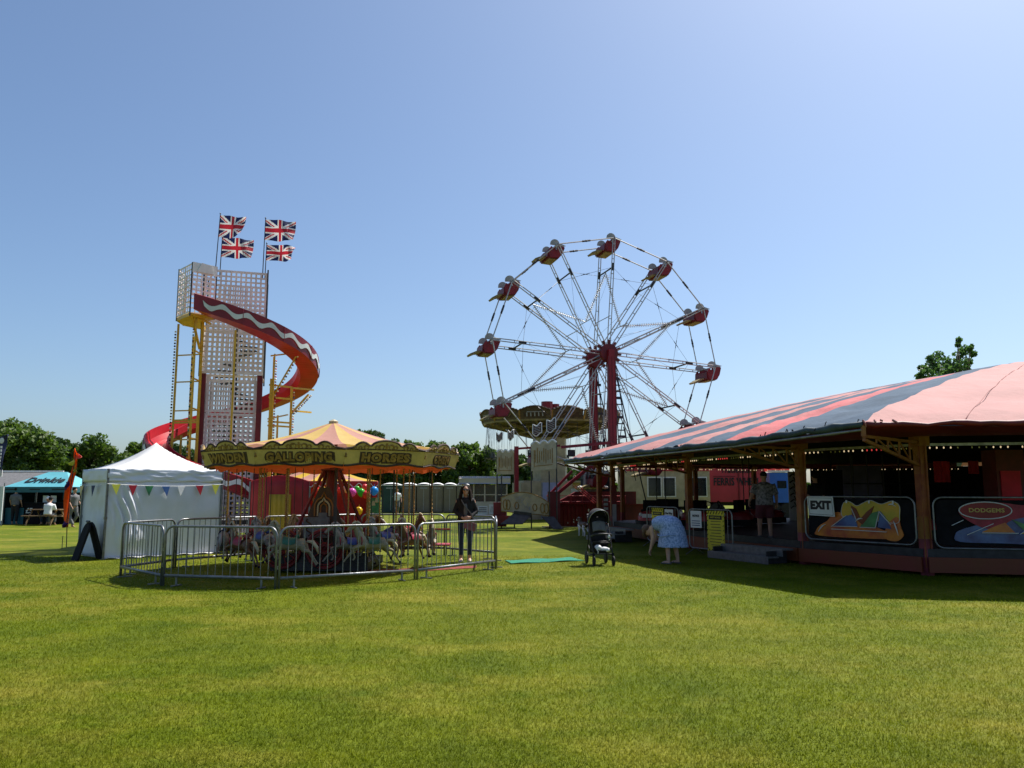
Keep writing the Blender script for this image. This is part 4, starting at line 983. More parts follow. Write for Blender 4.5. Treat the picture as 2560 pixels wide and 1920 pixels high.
# bunting: string and pennants
bun = thing('bunting', 'string of coloured pennants along the white tent walls', 'bunting', TN+V((0, 0, 1.7)), math.atan2(tv1.y, tv1.x))
P_ = [(.14, 'lime_flag', 'yellow'), (.52, 'flag_red', 'red'), (.90, 'sign_green', 'dark green'), (1.30, 'sign_blue', 'blue'), (1.68, 'white_cloth', 'white'), (2.14, 'flag_red', 'crimson'), (2.56, 'lime_flag', 'mustard yellow')]
sx_ = [0]+[p[0] for p in P_]+[TA]
m = MB(); m.path([(x, -.10, .04-.05*math.sin(PI*x/TA)) for x in np.linspace(-.05, TA, 20)], .006, 4); m.path([(-.09, y, .03-.03*math.sin(PI*y/TB)) for y in np.linspace(0, TB, 10)], .006, 4); m.build('string', 'white_cloth', bun)
for x, mt, cn in P_:
    z = .04-.05*math.sin(PI*x/TA); m = MB(); sw = rng.uniform(-.03, .03)
    m.add([(x-.10, -.105, z), (x+.10, -.105, z), (x+sw, -.13, z-.25)], [(0, 1, 2)]); tag(m.build('pennant', mt, bun, solid=.004), cn+' pennant')
m = MB(); m.add([(-.10, .55, .0), (-.10, .80, .0), (-.12, .66, -.26)], [(0, 1, 2)]); tag(m.build('pennant', 'navy', bun, solid=.004), 'navy pennant on the shaded wall'); m = MB(); m.add([(-.10, 1.35, .0), (-.10, 1.6, .0), (-.12, 1.47, -.26)], [(0, 1, 2)]); m.build('pennant', 'sign_yellow', bun, solid=.004)

# black arched A-board by the tent
ab = thing('sandwich_board', 'black round-topped A-board standing open before the white tent', 'sign board', gp(216, 1400), R(42)); ab.scale = (.88, .88, .97)
for s in (-1, 1):
    m = MB(); pts = [(-.27, 0), (.27, 0), (.27, .72)]+[(.27*math.cos(t), .72+.2*math.sin(t)) for t in np.linspace(.2, PI-.2, 8)]+[(-.27, .72)]
    M = Matrix.Rotation(PI/2, 4, 'Z') @ Matrix.Translation((0, s*.30, .0)) @ Matrix.Rotation(R(90+s*17.5), 4, 'X')
    m.prism(pts, .05, M); m.build('board', 'black', ab)
m = MB(); m.tube((-.02, -.12, .9), (-.02, .12, .9), .03, n=6); m.build('hinge', 'dark_metal', ab)

# orange feather flag
ffb = pt(166, 1368, 22.4); ffb.z = 0
ff = thing('feather_flag', 'orange fish shaped feather flag with purple and lime streamers on a thin pole', 'flag', ffb)
def fpt(px, py): return pt(px, py, 22.4)-ffb
m = MB(); m.path([fpt(166, 1368)*1.0, fpt(168, 1300), fpt(178, 1210), fpt(190, 1130)], .013, 6); m.tube(V((-.12, 0, -.0)), V((-.12, 0, .35)), .01, n=5); m.build('pole', 'dark_metal', ff)
def ribbon(cs, name, mt, bend=.12):
    L_ = [fpt(a, b) for a, b, c_, d_ in cs]; Rr = [fpt(c_, d_) for a, b, c_, d_ in cs]; k = len(cs)-1
    def fn(u, v):
        t = v*k; i = min(k-1, int(t)); f_ = t-i; p = L_[i].lerp(L_[i+1], f_).lerp(Rr[i].lerp(Rr[i+1], f_), u); p = V(p); p.y += bend*math.sin(PI*u)*math.sin(PI*v)+.03*math.sin(v*9+u*4); return p
    q = MB(); q.grid(fn, 8, 24); q.build(name, mt, ff, smooth=True, solid=.006)
ribbon([(186, 1121, 187, 1121), (183, 1140, 196, 1136), (183, 1160, 192, 1160), (176, 1185, 188, 1180), (168, 1210, 180, 1210), (163, 1225, 178, 1222), (158, 1250, 176, 1250), (158, 1290, 174, 1290), (161, 1315, 170, 1318)], 'banner', 'orange_flag')
ribbon([(165, 1205, 176, 1200), (162, 1218, 172, 1216), (160, 1225, 166, 1224)], 'streamer', 'purple_flag', -.05)
ribbon([(159, 1302, 171, 1308), (157, 1314, 167, 1318), (154, 1320, 160, 1319)], 'streamer', 'purple_flag', -.1)
ribbon([(184, 1148, 189, 1152), (172, 1158, 186, 1163), (170, 1162, 182, 1164)], 'streamer', 'lime_flag', -.1)
ribbon([(185, 1168, 189, 1164), (184, 1176, 187, 1178), (182, 1182, 185, 1182)], 'streamer', 'lime_flag', .1)
ribbon([(189, 1138, 190, 1148), (197, 1134, 197, 1146), (204, 1143, 203, 1145)], 'streamer', 'pink_flag', .1)

# ============================================================ turquoise drinks gazebo and neighbours
def gz():
    y0 = 38.0; L = pt(9, 1217, y0).x; Rr = pt(178, 1217, y0).x; c = V(((L+Rr)/2, y0, 0)); w = Rr-L; dp = 2.6; ze = pt(9, 1217, y0).z; zr = pt(100, 1180, y0+1.3).z
    g_ = thing('gazebo', 'turquoise drinks gazebo with its name on the roof', 'gazebo', c)
    m = MB(); rl, rr = -w*.5+w*.42, w*.5-w*.30
    vs = [(-w/2, 0, ze), (w/2, 0, ze), (w/2+.0, dp, ze), (-w/2, dp, ze), (rl, dp/2, zr), (rr, dp/2, zr)]
    m.add(vs, [(0, 1, 5, 4), (1, 2, 5), (2, 3, 4, 5), (3, 0, 4)]); m.build('roof', 'teal_cloth', g_)
    m = MB(); m.box((0, -.01, ze-.13), (w, .02, .26)); m.box((w/2+.01, dp/2, ze-.13), (.02, dp, .26)); m.box((-w/2-.01, dp/2, ze-.13), (.02, dp, .26)); m.build('valance', 'teal_dark', g_)
    sl = math.atan2(zr-ze, dp/2); M = Matrix.Translation((.05, dp*.20, ze+(zr-ze)*.42)) @ Matrix.Rotation(sl, 4, 'X') @ Matrix.Translation((0, 0, .02))
    text('lettering', 'Drinkie', .66, 'ink', g_, M, .004, .018, 1.05, .25, .86)
    m = MB(); m.box((-.1, -.02, ze-.12), (.5, .006, .05)); m.box((-1.2, -.022, ze-.12), (.55, .006, .05)); m.box((1.0, -.022, ze-.12), (.6, .006, .05)); m.build('small_print', 'ink', g_)
    for x in (-w/2+.05, w/2-.05):
        for y in (.03, dp-.03): q = MB(); q.box((x, y, ze/2), (.06, .06, ze)); q.build('leg', 'galv', g_)
    m = MB(); m.box((0, dp-.02, .9), (w-.2, .03, 1.8)); m.box((-w/2+.02, dp/2, .9), (.03, dp-.2, 1.7)); m.build('back_wall', 'black', g_)
    m = MB(); m.box((.2, dp-.06, 1.35), (.75, .03, .5), mi=0); m.box((1.15, dp-.06, 1.35), (.8, .03, .45), mi=1); m.box((.95, dp-.06, 1.0), (1.3, .03, .3), mi=2); m.build('menu_board', ['teal_dark', 'booth_red', 'grey_paint'], g_)
    b = thing('bar_counter', 'dark bar counter with a five pound price board inside the gazebo', 'counter', c+V((-.1, .55, 0)))
    m = MB(); m.box((.2, 0, .48), (w-.9, .55, .96)); m.box((.2, 0, .98), (w-.8, .65, .05)); m.build('counter', 'black', b)
    m = MB(); m.box((-w*.5+.55, -.32, .38), (.9, .04, .76)); m.build('teal_panel', 'teal_dark', b)
    text('price', '£5', .34, 'sign_white', b, facing((0, -1, 0), (-.35, -.292, .62)), .003, .006)
    m = MB()
    for x in (.25, .62): m.box((x, -.05, 1.17), (.24, .05, .32))
    m.build('menu_card', 'sign_white', b)
    # benches with seated people
    bt = thing('picnic_table', 'wooden picnic bench in front of the turquoise gazebo', 'table', c+V((.85, -.55, 0)))
    m = MB(); m.box((0, 0, .70), (1.5, .65, .04)); m.build('tabletop', 'wood', bt)
    for s in (-1, 1):
        m = MB(); m.box((0, s*.62, .43), (1.5, .24, .04)); m.build('bench', 'wood', bt)
        m = MB(); m.beam((s*.55, -.68, .0), (s*.55, -.2, .68), .05, .07); m.beam((s*.55, .68, 0), (s*.55, .2, .68), .05, .07); m.beam((s*.55, -.66, .40), (s*.55, .66, .40), .05, .06); m.build('leg_frame', 'wood', bt)
    return c, w
gc, gw = gz()
# grey marquee behind
m_ = thing('marquee', 'long grey marquee roof behind the turquoise gazebo', 'marquee', V((pt(20, 1200, 44).x, 44, 0)))
a, b = pt(-60, 1217, 44)-m_.location, pt(78, 1217, 44)-m_.location; zt = pt(0, 1180, 46).z
q = MB(); q.add([(a.x, 0, a.z), (b.x, 0, a.z), (b.x, 4, a.z), (a.x, 4, a.z), (a.x, 2, zt), (b.x+.6, 2, zt)], [(0, 1, 5, 4), (1, 2, 5), (2, 3, 4, 5), (3, 0, 4)]); q.build('roof', 'grey_cloth', m_)
q = MB(); q.box(((a.x+b.x)/2, .1, a.z/2), (b.x-a.x-.1, .05, a.z)); q.box(((a.x+b.x)/2, 3.9, a.z/2), (b.x-a.x-.1, .05, a.z)); q.build('side_wall', 'black', m_)
q = MB(); q.tube((a.x, 2, zt+.03), (b.x+.6, 2, zt+.03), .05, n=6); q.build('ridge', 'white_cloth', m_)
# navy feather flag
nb = pt(-6, 1300, 30); nb.z = 0; nf = thing('feather_flag', 'tall navy feather flag with a white roundel at the left edge', 'flag', nb)
def npt(px, py): return pt(px, py, 30.0)-nb
q = MB(); q.path([V((0, 0, 0)), npt(-4, 1190), npt(2, 1110), npt(18, 1088)], .02, 6); q.build('pole', 'dark_metal', nf)
q = MB(); Lp = [npt(-6, 1190), npt(-5, 1130), npt(-2, 1095), npt(19, 1086)]; Rp = [npt(5, 1190), npt(10, 1140), npt(15, 1110), npt(20, 1087)]
def nfn(u, v): t = v*3; i = min(2, int(t)); f_ = t-i; p = Lp[i].lerp(Lp[i+1], f_).lerp(Rp[i].lerp(Rp[i+1], f_), u); p.y += .06*math.sin(u*4+v*6); return p
q.grid(nfn, 8, 20); fo = q.build('banner', 'navy', nf, smooth=True, solid=.008)
q = MB(); q.sphere(npt(8, 1102)+V((0, -.09, 0)), (.09, .012, .11), 10, 7)
for k in range(6): p = npt(6.5-k*.9, 1118+k*8.5); q.box(p+V((0, -.09, 0)), (.07, .012, .085))
q.box(npt(0, 1166)+V((0, -.09, 0)), (.14, .012, .06)); q.build('lettering', 'sign_white', nf)
q = MB(); q.box(npt(0, 1183), (.16, .03, .25)); q.build('hem_panel', 'white_cloth', nf)
# small white boards at the left edge
wb = thing('info_board', 'white leaning board cut off by the left edge', 'sign board', gp(2, 1311)); q = MB(); q.prism([(-.5, 0), (.07, 0), (.0, .55), (-.5, .55)], .05, Matrix.Rotation(R(80), 4, 'X')); q.build('board', 'sign_white', wb)
wp_ = thing('pole_banner', 'narrow white banner on a post left of the turquoise gazebo', 'banner', V((pt(3, 1250, 36).x, 36, 0))); q = MB(); q.box((0, 0, 1.0), (.16, .05, 1.5)); q.build('panel', 'sign_white', wp_); q = MB(); q.tube((.06, .05, 0), (.06, .05, 1.9), .025, n=6); q.build('post', 'galv', wp_)
# zigzag A-board
zb_ = thing('sandwich_board', 'small black and white zigzag A-board on the grass before the drinks gazebo', 'sign board', gp(146, 1309), R(-12))
for s in (-1, 1):
    q = MB(); q.box((0, 0, .32), (.62, .03, .64), M=Matrix.Translation((0, s*.16, 0)) @ Matrix.Rotation(R(s*14), 4, 'X')); q.build('board', 'black', zb_)
q = MB(); M = Matrix.Translation((0, -.16, 0)) @ Matrix.Rotation(R(-14), 4, 'X')
for k in range(3):
    z0 = .08+k*.19
    for j in range(3): q.beam(M @ V((-.28+j*.19, -.022, z0)), M @ V((-.19+j*.19, -.022, z0+.13)), .05, .01, up=(0, 1, 0)); q.beam(M @ V((-.19+j*.19, -.022, z0+.13)), M @ V((-.09+j*.19, -.022, z0)), .05, .01, up=(0, 1, 0))
q.build('lettering', 'sign_white', zb_)

# ============================================================ red and yellow booth with balloons
yb = 19.75; bl, bm, br_ = pt(625, 1300, 20.0), pt(775, 1300, yb+1.2), pt(940, 1300, yb+1.9)
BO = V((pt(780, 1300, 21).x, 21, 0)); bo = thing('game_booth', 'red and yellow striped booth behind the carousel, hung with balloons', 'booth', BO)
A = V((pt(625, 1224, 21.6).x, 21.6, 0))-BO; B = V((pt(775, 1224, 21.1).x, 21.1, 0))-BO; C = V((pt(945, 1224, 21.6).x, 21.6, 0))-BO; D = C+V((-.5, 2.0, 0)); E = A+V((-.1, 2.2, 0))
ez = 1.82
def wallq(P, Q, z0, z1, name, mt, z1m=None):
    q = MB(); q.grid(lambda u, v: V(P).lerp(Q, u)+V((0, .012*math.sin(u*30+v*3), z0+((z1+(z1m*math.sin(PI*u) if z1m else 0))-z0)*v)), 24, 6); return q.build(name, mt, bo, smooth=True, solid=.01)
wallq(A, B, 0, ez+.0, 'front_wall', 'booth_red', .16); wallq(D, E, 0, ez, 'back_wall', 'booth_red'); wallq(C, D, 0, ez, 'side_wall', 'booth_red'); wallq(E, A, 0, ez, 'side_wall', 'booth_red')
BC = B.lerp(C, .78); wallq(B+V((0, .9, 0)), BC+V((0, .9, 0)), 0, ez-.2, 'inner_wall', 'booth_red')
P1 = A.lerp(B, .34)+V((0, -.03, 0)); P2 = A.lerp(B, .70)+V((0, -.03, 0)); wallq(P1, P2, .05, 1.48, 'yellow_panel', 'booth_yellow')
ap = (A+B+C+D+E)/5+V((.25, .1, ez+.55)); k = 0
for P, Q, n in ((A, B, 3), (B, C, 5), (C, D, 3), (D, E, 4), (E, A, 3)):
    for j in range(n):
        def rf(u, v, P=P, Q=Q, j=j, n=n): p = P.lerp(Q, (j+u)/n)+V((0, 0, ez+.012)); q = p.lerp(ap, v); q.z -= .10*math.sin(PI*v); return q
        q = MB(); q.grid(rf, 3, 8); q.build('roof_gore', 'booth_yellow' if k % 2 else 'carousel_pink', bo, smooth=True); k += 1
q = MB(); q.grid(lambda u, v: B.lerp(C, u)+V((0, -.05, ez+.01-v*(.16+.045*math.sin(u*34)))), 60, 3); q.build('valance', 'booth_red', bo, smooth=True, solid=.006)
q = MB(); q.path([B.lerp(C, u)+V((0, -.065, ez-.10-.05*math.sin(u*40+1))) for u in np.linspace(0, 1, 80)], .010, 4); q.build('valance_trim', 'white_cloth', bo)
for P in (A, B, C, D, E): q = MB(); q.box(P+V((0, 0, ez/2)), (.04, .04, ez)); q.build('frame_leg', 'galv', bo)
for px, py, r, mt, nm in ((880, 1231, 11, 'balloon_pink', 'pink balloon'), (903, 1231, 10, 'balloon_green', 'green balloon'), (914, 1236, 9.5, 'balloon_red', 'red balloon tucked between the green and blue ones'), (935, 1227, 11, 'balloon_blue', 'blue balloon at the right end of the row'), (897, 1277, 10, 'balloon_yellow', 'yellow balloon hanging lowest'), (866, 1224, 8, 'balloon_peach', 'peach balloon left of the pink one'), (806, 1228, 12, 'balloon_yellow', 'yellow balloon seen between the carousel legs'), (795, 1228, 9, 'balloon_red', 'dark red balloon at the left end of the row'), (850, 1226, 8, 'balloon_red', 'coral balloon half behind the carousel leg'), (912, 1218, 8, 'balloon_red', 'crimson balloon up under the valance'), (893, 1222, 7, 'balloon_green', 'dark green balloon up under the valance')):
    yy = 20.8 if r > 9 else 21.0; p = pt(px, py, yy); s = r/F*yy
    b_ = thing('balloon', nm+' on the red booth', 'balloon', p, 0, 'balloons on the booth')
    q = MB(); q.lathe([(.001, -s*1.12), (s*.35, -s*1.0), (s*.75, -s*.62), (s*.97, -s*.1), (s*.93, s*.35), (s*.65, s*.75), (s*.3, s*.95), (.001, s)], 14); q.build('balloon_skin', mt, b_, smooth=True)
    q = MB(); q.lathe([(.001, -s*1.1), (s*.12, -s*1.22), (.001, -s*1.2)], 6); q.tube((0, 0, -s*1.1), (0, .05, s*1.5), .004, n=4); q.build('knot', mt, b_)
# painted board figure at the booth corner: plain green board
sbd = thing('painted_board', 'tall green painted board with pale ornament beside the booth', 'sign board', V((pt(935, 1224, 20.95).x, 20.95, 0)))
q = MB(); q.prism([(-.17, 0), (.17, 0), (.17, .5), (.19, 1.0), (.12, 1.35), (-.12, 1.35), (-.19, 1.0), (-.16, .5)], .03, frame((1, 0, 0), (0, 0, 1), (0, -1, 0), (0, 0, .05))); q.build('board', 'sign_green', sbd)
q = MB()
for x, z in ((-.08, .62), (.09, .62), (0, .9), (0, 1.2), (.08, 1.28)): q.prism([(x-.05, z-.05), (x+.05, z-.05), (x+.02, z+.07), (x-.02, z+.07)], .01, frame((1, 0, 0), (0, 0, 1), (0, -1, 0), (0, -.03, .05)))
q.build('ornament', 'cream', sbd)

# ============================================================ portable toilets and kiosk
def loo(px0, px1, y, lab, mt, zr=2.1):
    a, b = pt(px0, 1275, y).x, pt(px1, 1275, y).x; w = b-a; t = thing('portable_toilet', lab, 'portable toilet', ((a+b)/2, y, 0), 0, 'portable toilets at the back of the field')
    q = MB(); q.box((0, .55, .98), (w*.96, 1.1, 1.9)); q.build('cabin', mt, t)
    q = MB(); q.grid(lambda u, v: V(((u-.5)*w, (v)*1.14-.02, 1.94+.17*math.sin(PI*u)**.7*math.sin(PI*min(1, max(.0, v*.9+.1)))**.5)), 10, 6); q.box((0, .55, 1.92), (w, 1.16, .05)); q.build('roof', 'loo_roof', t, smooth=True)
    q = MB(); q.box((0, -.012, .95), (w*.78, .02, 1.72)); q.box((w*.3, -.03, 1.0), (.05, .03, .12)); d = q.build('door', mt, t)
    q = MB(); q.box((0, -.026, 1.72), (w*.5, .012, .08)); q.box((0, -.026, .98), (.03, .012, 1.6)); q.build('vent', 'grey_paint', d)
    return t
loo(952, 1001, 57, 'dark green portable toilet standing apart at the left end of the row', 'loo_green')
for k, (a, b, nm) in enumerate(((1003, 1040, 'first beige portable toilet next to the green one'), (1041, 1076, 'second beige portable toilet from the left'), (1077, 1107, 'third beige portable toilet from the left'), (1108, 1140, 'beige portable toilet next to the kiosk'), (1141, 1172, 'beige portable toilet half behind the kiosk'))): loo(a, b, 57, nm, 'loo_beige')
kx0, kx1 = pt(1148, 1224, 42).x, pt(1276, 1224, 42).x; kw = kx1-kx0
ks = thing('ticket_kiosk', 'cream ticket kiosk with large windows and a frilled awning', 'kiosk', ((kx0+kx1)/2, 42, 0))
q = MB(); q.box((0, .7, .5), (kw*.86, 1.4, 1.0), mi=0); q.box((0, 1.38, 1.4), (kw*.86, .05, .9), mi=0)
for x in np.linspace(-kw*.43, kw*.43, 5): q.box((x, .0, 1.42), (.07, .07, .95), mi=0)
q.box((0, .02, 1.35), (kw*.84, .04, .05), mi=0); q.build('kiosk_wall', ['kiosk_cream'], ks)
q = MB(); q.box((0, .06, 1.42), (kw*.82, .02, .86)); q.build('window', 'glass', ks)
q = MB(); q.prism([(0, 1.92), (0, 2.18), (.3, 2.3), (1.9, 2.3), (1.9, 1.92)], kw, frame((0, 1, 0), (0, 0, 1), (1, 0, 0), (-kw/2, -.3, 0))); q.build('awning', 'kiosk_cream', ks)
q = MB()
for k in range(26): q.box((-kw/2+kw*(k+.5)/26, -.31, 2.22+.02), (kw/40, .03, .09))
q.box((0, -.315, 1.93), (kw, .03, .05)); q.build('frill', 'pale_blue', ks)
q = MB()
for x, z, w_, h_ in ((-.55, .62, .35, .3), (-.1, .55, .5, .45), (.5, .6, .55, .5), (-.9, .6, .3, .4)): q.box((x, -.012, z), (w_, .02, h_))
q.build('notice', 'sign_white', ks)
q = MB()
for x, z in ((-.1, .68), (-.1, .58), (-.1, .48)): q.box((x, -.026, z), (.4, .012, .04))
for k in range(6): q.beam((.3+k*.07, -.027, .45), (.34+k*.07, -.027, .75), .015, .01)
q.build('notice_text', 'ink', ks)
# ============================================================ dodgem ride
DO = V((11, 24, 0)); dr = thing('dodgem_ride', 'large dodgem ride under a pink and blue striped canvas roof', 'dodgem ride', DO)
Z1 = 2.70
PA, PB, PC, PD = V((7.84, 15.5, 0)), V((6.35, 17.8, 0)), V((4.95, 22.7, 0)), V((3.6, 29.0, 0))
EV = [V((1.8, 27.6, 2.68)), V((3.1, 21.0, 2.64)), V((4.5, 16.6, 2.67)), V((5.95, 13.6, 2.80)), V((13, 12.45, 2.78)), V((20, 14, 2.75)), V((25, 20, 2.7)), V((25, 29, 2.7)), V((20, 36, 2.7)), V((11, 38.5, 2.7)), V((4, 35, 2.7))]
APX = V((16.2, 24, 5.5))
def ept(px):
    r = (px-1280)/F
    for a, b in zip(EV[:3], EV[1:4]):
        # x/y of the point at parameter t equals r
        den = (b.x-a.x)-r*(b.y-a.y); t = (r*a.y-a.x)/den
        if -1e-6 <= t <= 1.000001: return a.lerp(b, t)
    return EV[3].copy()
bk = [EV[0]]+[ept(p) for p in (1475, 1552, 1630, 1694, 1741, 1812, 1925)]+EV[3:]
ms = ['roof_pink', 'roof_blue', 'roof_pink', 'roof_blue', 'roof_pink', 'roof_blue', 'roof_red', 'roof_blue', 'roof_pink', 'roof_blue', 'roof_pink', 'roof_blue', 'roof_pink', 'roof_blue', 'roof_pink', 'roof_blue', 'roof_pink', 'roof_blue']
edge = []
for i in range(len(bk)):
    a, b = bk[i], bk[(i+1) % len(bk)]
    if i == len(bk)-1: b = EV[0]
    nu = 56 if i in (9,) else 24 if (b-a).length > 4 else 12
    def rf(u, v, a=a, b=b):
        p = a.lerp(b, u); q = p.lerp(APX, v); w = (1-v)
        q.z += .26*math.sin(PI*v)**1.0-.10*w**6*math.sin(PI*u)
        q.z += -.07*math.exp(-((v-.17)/.035)**2)*min(1, 6*u, 6*(1-u))+.032*noise.noise(V((q.x*1.4, q.y*1.4, .3)))*min(1, w*3)+.03*noise.noise(V((q.x*4, q.y*4, 2)))*w+.012*w*math.sin(26*v+5*noise.noise(V((q.x*.8, q.y*.8, 7))))*noise.noise(V((q.x*1.2, q.y*1.2, 4)))*2
        if v < .03: q.z -= .05+.06*noise.noise(V((q.x*3, q.y*3, 5))); q += (p-APX).normalized()*.06*noise.noise(V((q.x*5, q.y*5, 1)))
        return q
    m = MB(); m.grid(rf, nu, 60); m.build('roof_gore', ms[i], dr, smooth=True, world=True)
# seams on the front gore
m = MB()
for t in (.22, .62):
    a = EV[3].lerp(EV[4], t); pts = []
    for v in np.linspace(.01, .95, 30): q = a.lerp(APX, v); q.z += .26*math.sin(PI*v)-.10*(1-v)**6*math.sin(PI*t)+.032*noise.noise(V((q.x*1.4, q.y*1.4, .3)))*min(1, (1-v)*3)+.03*noise.noise(V((q.x*4, q.y*4, 2)))*(1-v)+.004; pts.append(q)
    m.path(pts, .006, 4)
pts = []
for t in np.linspace(0, 1, 40):
    a = EV[3].lerp(EV[4], t); v = .17; q = a.lerp(APX, v); q.z += .26*math.sin(PI*v)-.10*(1-v)**6*math.sin(PI*t)+.032*noise.noise(V((q.x*1.4, q.y*1.4, .3)))+.03*noise.noise(V((q.x*4, q.y*4, 2)))*(1-v)+.003; pts.append(q)
m.build('roof_seam', 'roof_seam', dr, world=True)
# rolled tarp edge and ties along the eaves
def eaves(i0, i1, name, mt, r, dz, jit):
    pts = []
    for a, b in zip(EV[i0:i1], EV[i0+1:i1+1]):
        n = max(6, int((b-a).length*5))
        for k in range(n): p = a.lerp(b, k/n); p.z += dz+jit*noise.noise(V((p.x*2.5, p.y*2.5, 3))); pts.append(p)
    pts.append(EV[i1]+V((0, 0, dz))); m = MB(); rr = [r*(1+.5*noise.noise(V((p.x*4, p.y*4, 9)))) for p in pts]; m.path(pts, rr, 7); m.build(name, mt, dr, smooth=True, world=True)
eaves(0, 3, 'rolled_edge', 'tarp_edge', .065, -.10, .05); eaves(0, 3, 'edge_pipe', 'galv', .03, -.19, 0); eaves(3, 4, 'rolled_edge', 'dark_red', .05, -.10, .04)
for k in range(30):
    px = rng.uniform(1420, 2170); p = ept(px); m = MB(); d = V((rng.uniform(-.06, .06), rng.uniform(-.05, .05), rng.uniform(-.14, .05))); m.path([p+V((0, 0, -.06)), p+d*.6, p+d], .010, 4); m.build('rope_tie', 'black', dr, world=True)
m = MB()
for k in range(4): 
    p = EV[3].lerp(EV[4], .02*k+.006*(k%2))+V((0, 0, -.03)); q = p+V((rng.uniform(-.05, .12), -.04, rng.uniform(-.12, -.04))); m.path([p, p.lerp(q, .5)+V((0, -.03, .01)), q], [.02, .015, .006], 5)
m.build('frayed_cloth', 'roof_pink', dr, world=True)
# hanging cloth under the eaves
m = MB()
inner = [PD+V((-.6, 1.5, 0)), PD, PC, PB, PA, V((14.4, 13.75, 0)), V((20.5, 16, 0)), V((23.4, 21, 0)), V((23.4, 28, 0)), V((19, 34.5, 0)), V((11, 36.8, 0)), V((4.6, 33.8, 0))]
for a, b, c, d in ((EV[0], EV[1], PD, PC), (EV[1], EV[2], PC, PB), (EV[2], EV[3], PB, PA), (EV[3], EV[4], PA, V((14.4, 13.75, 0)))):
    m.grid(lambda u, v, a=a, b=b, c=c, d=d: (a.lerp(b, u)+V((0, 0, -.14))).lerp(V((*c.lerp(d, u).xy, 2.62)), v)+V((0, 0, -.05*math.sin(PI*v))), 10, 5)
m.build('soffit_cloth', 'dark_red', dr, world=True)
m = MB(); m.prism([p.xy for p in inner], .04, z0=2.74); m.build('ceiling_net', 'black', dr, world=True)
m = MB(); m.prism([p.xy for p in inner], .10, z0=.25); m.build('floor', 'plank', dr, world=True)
for a, b, zz in zip(inner, inner[1:]+inner[:1], range(99)):
    if 1 <= zz <= 4 or zz in (0,):
        d = (b-a).normalized(); n = V((d.y, -d.x, 0)) if False else V((-d.y, d.x, 0)); L = (b-a).length
        o_ = V((d.y, -d.x, 0)); 
        if o_.dot((a+b)/2-DO) < 0: o_ = -o_
        m = MB(); c = (a+b)/2+o_*.16; m.box((c.x, c.y, .21), (L, .05, .28), math.atan2(d.y, d.x)); m.build('base_board', 'base_paint', dr, world=True)
        m = MB(); c = (a+b)/2+o_*.02; m.box((c.x, c.y, .42), (L, .16, .16), math.atan2(d.y, d.x)); m.build('bumper_rail', 'dark_metal', dr, world=True)
# painted posts with trussed brackets
for P, E, w in ((PA, EV[3], .17), (PB, EV[2], .17), (PC, EV[1], .16), (PD, EV[0], .15), (V((3.25, 30.2, 0)), None, .16), (V((14.4, 13.75, 0)), None, .17), (V((4.6, 33.8, 0)), None, .15), (V((11, 36.8, 0)), None, .16), (V((8.0, 35.3, 0)), None, .15), (V((15, 35.5, 0)), None, .15)):
    rz = .35; m = MB(); m.box((P.x, P.y, 2.30), (w, w, .80), rz, mi=0); m.box((P.x, P.y, 1.35), (w*.98, w*.98, 1.1), rz, mi=1); m.box((P.x, P.y, .85), (w*.99, w*.99, .5), rz, mi=0); m.box((P.x, P.y, .34), (w, w, .68), rz, mi=2)
    m.box((P.x+.0, P.y, 2.55), (w*1.5, w*1.5, .22), rz, mi=0)
    for dx in (-w*.32, w*.32): m.box((P.x+dx, P.y-w*.55, 1.4), (.018, .02, 2.5), rz, mi=1)
    po_ = m.build('post', ['post_orange', 'post_red', 'post_purple'], dr, world=True)
    if E is not None:
        t = V((E.x, E.y, 2.50)); b0 = V((P.x, P.y, 2.05)); b1 = V((P.x, P.y, 2.50)); m = MB()
        m.beam(b1, t, .05, .05); m.beam(b0, t+V((0, 0, -.06)), .05, .05)
        for k in range(1, 5): u = k/5; m.beam(b1.lerp(t, u), b0.lerp(t, u), .025, .03); m.beam(b1.lerp(t, u), b0.lerp(t, max(0, u-.2)), .02, .025)
        m.beam(t, E+V((0, 0, -.12)), .06, .06); m.build('bracket', 'post_orange', dr, world=True)
# rails with light strings under the eaves
def lights(a, b, z, n, mts, r=.015, skip=7):
    m = MB()
    for k in range(n):
        if k % skip == skip-1: continue
        p = V((*a.lerp(b, (k+.5)/n).xy, z)); m.sphere(p, (r, r, r*1.4), 6, 4, mi=(k*7+k//5) % len(mts))
    m.build('light_string', mts, dr, smooth=True, world=True)
m = MB()
for a, b in ((PD, PC), (PC, PB), (PB, PA), (PA, V((14.4, 13.75, 0)))): m.beam(V((*a.xy, 2.46)), V((*b.xy, 2.46)), .04, .05)
m.build('light_rail', 'steel', dr, world=True)
mts = ['bulb_lit', 'bulb_warm', 'bulb_lit', 'bulb_red', 'bulb_warm', 'bulb_lit', 'bulb_warm']
lights(PA, V((14.4, 13.75, 0)), 2.40, 56, mts); lights(PB, PA, 2.40, 26, mts); lights(PC, PB, 2.40, 48, mts, .015); lights(PD, PC, 2.40, 54, mts, .015)
lights(V((4.6, 33.6, 0)), V((11, 36.6, 0)), 2.48, 70, ['bulb_lit', 'bulb_warm'], .018, 6); lights(V((11, 36.6, 0)), V((19, 34.3, 0)), 2.48, 70, ['bulb_lit', 'bulb_warm'], .018, 6)
m = MB(); 
for a, b in ((V((4.6, 33.8, 0)), V((11, 36.8, 0))), (V((11, 36.8, 0)), V((19, 34.5, 0)))):
    m.grid(lambda u, v, a=a, b=b: V((*a.lerp(b, u).xy, 2.75-v*(.19+.03*abs(math.sin(u*60))))), 90, 2)
m.build('far_valance', 'dark_red', dr, world=True, solid=.01)
m = MB()
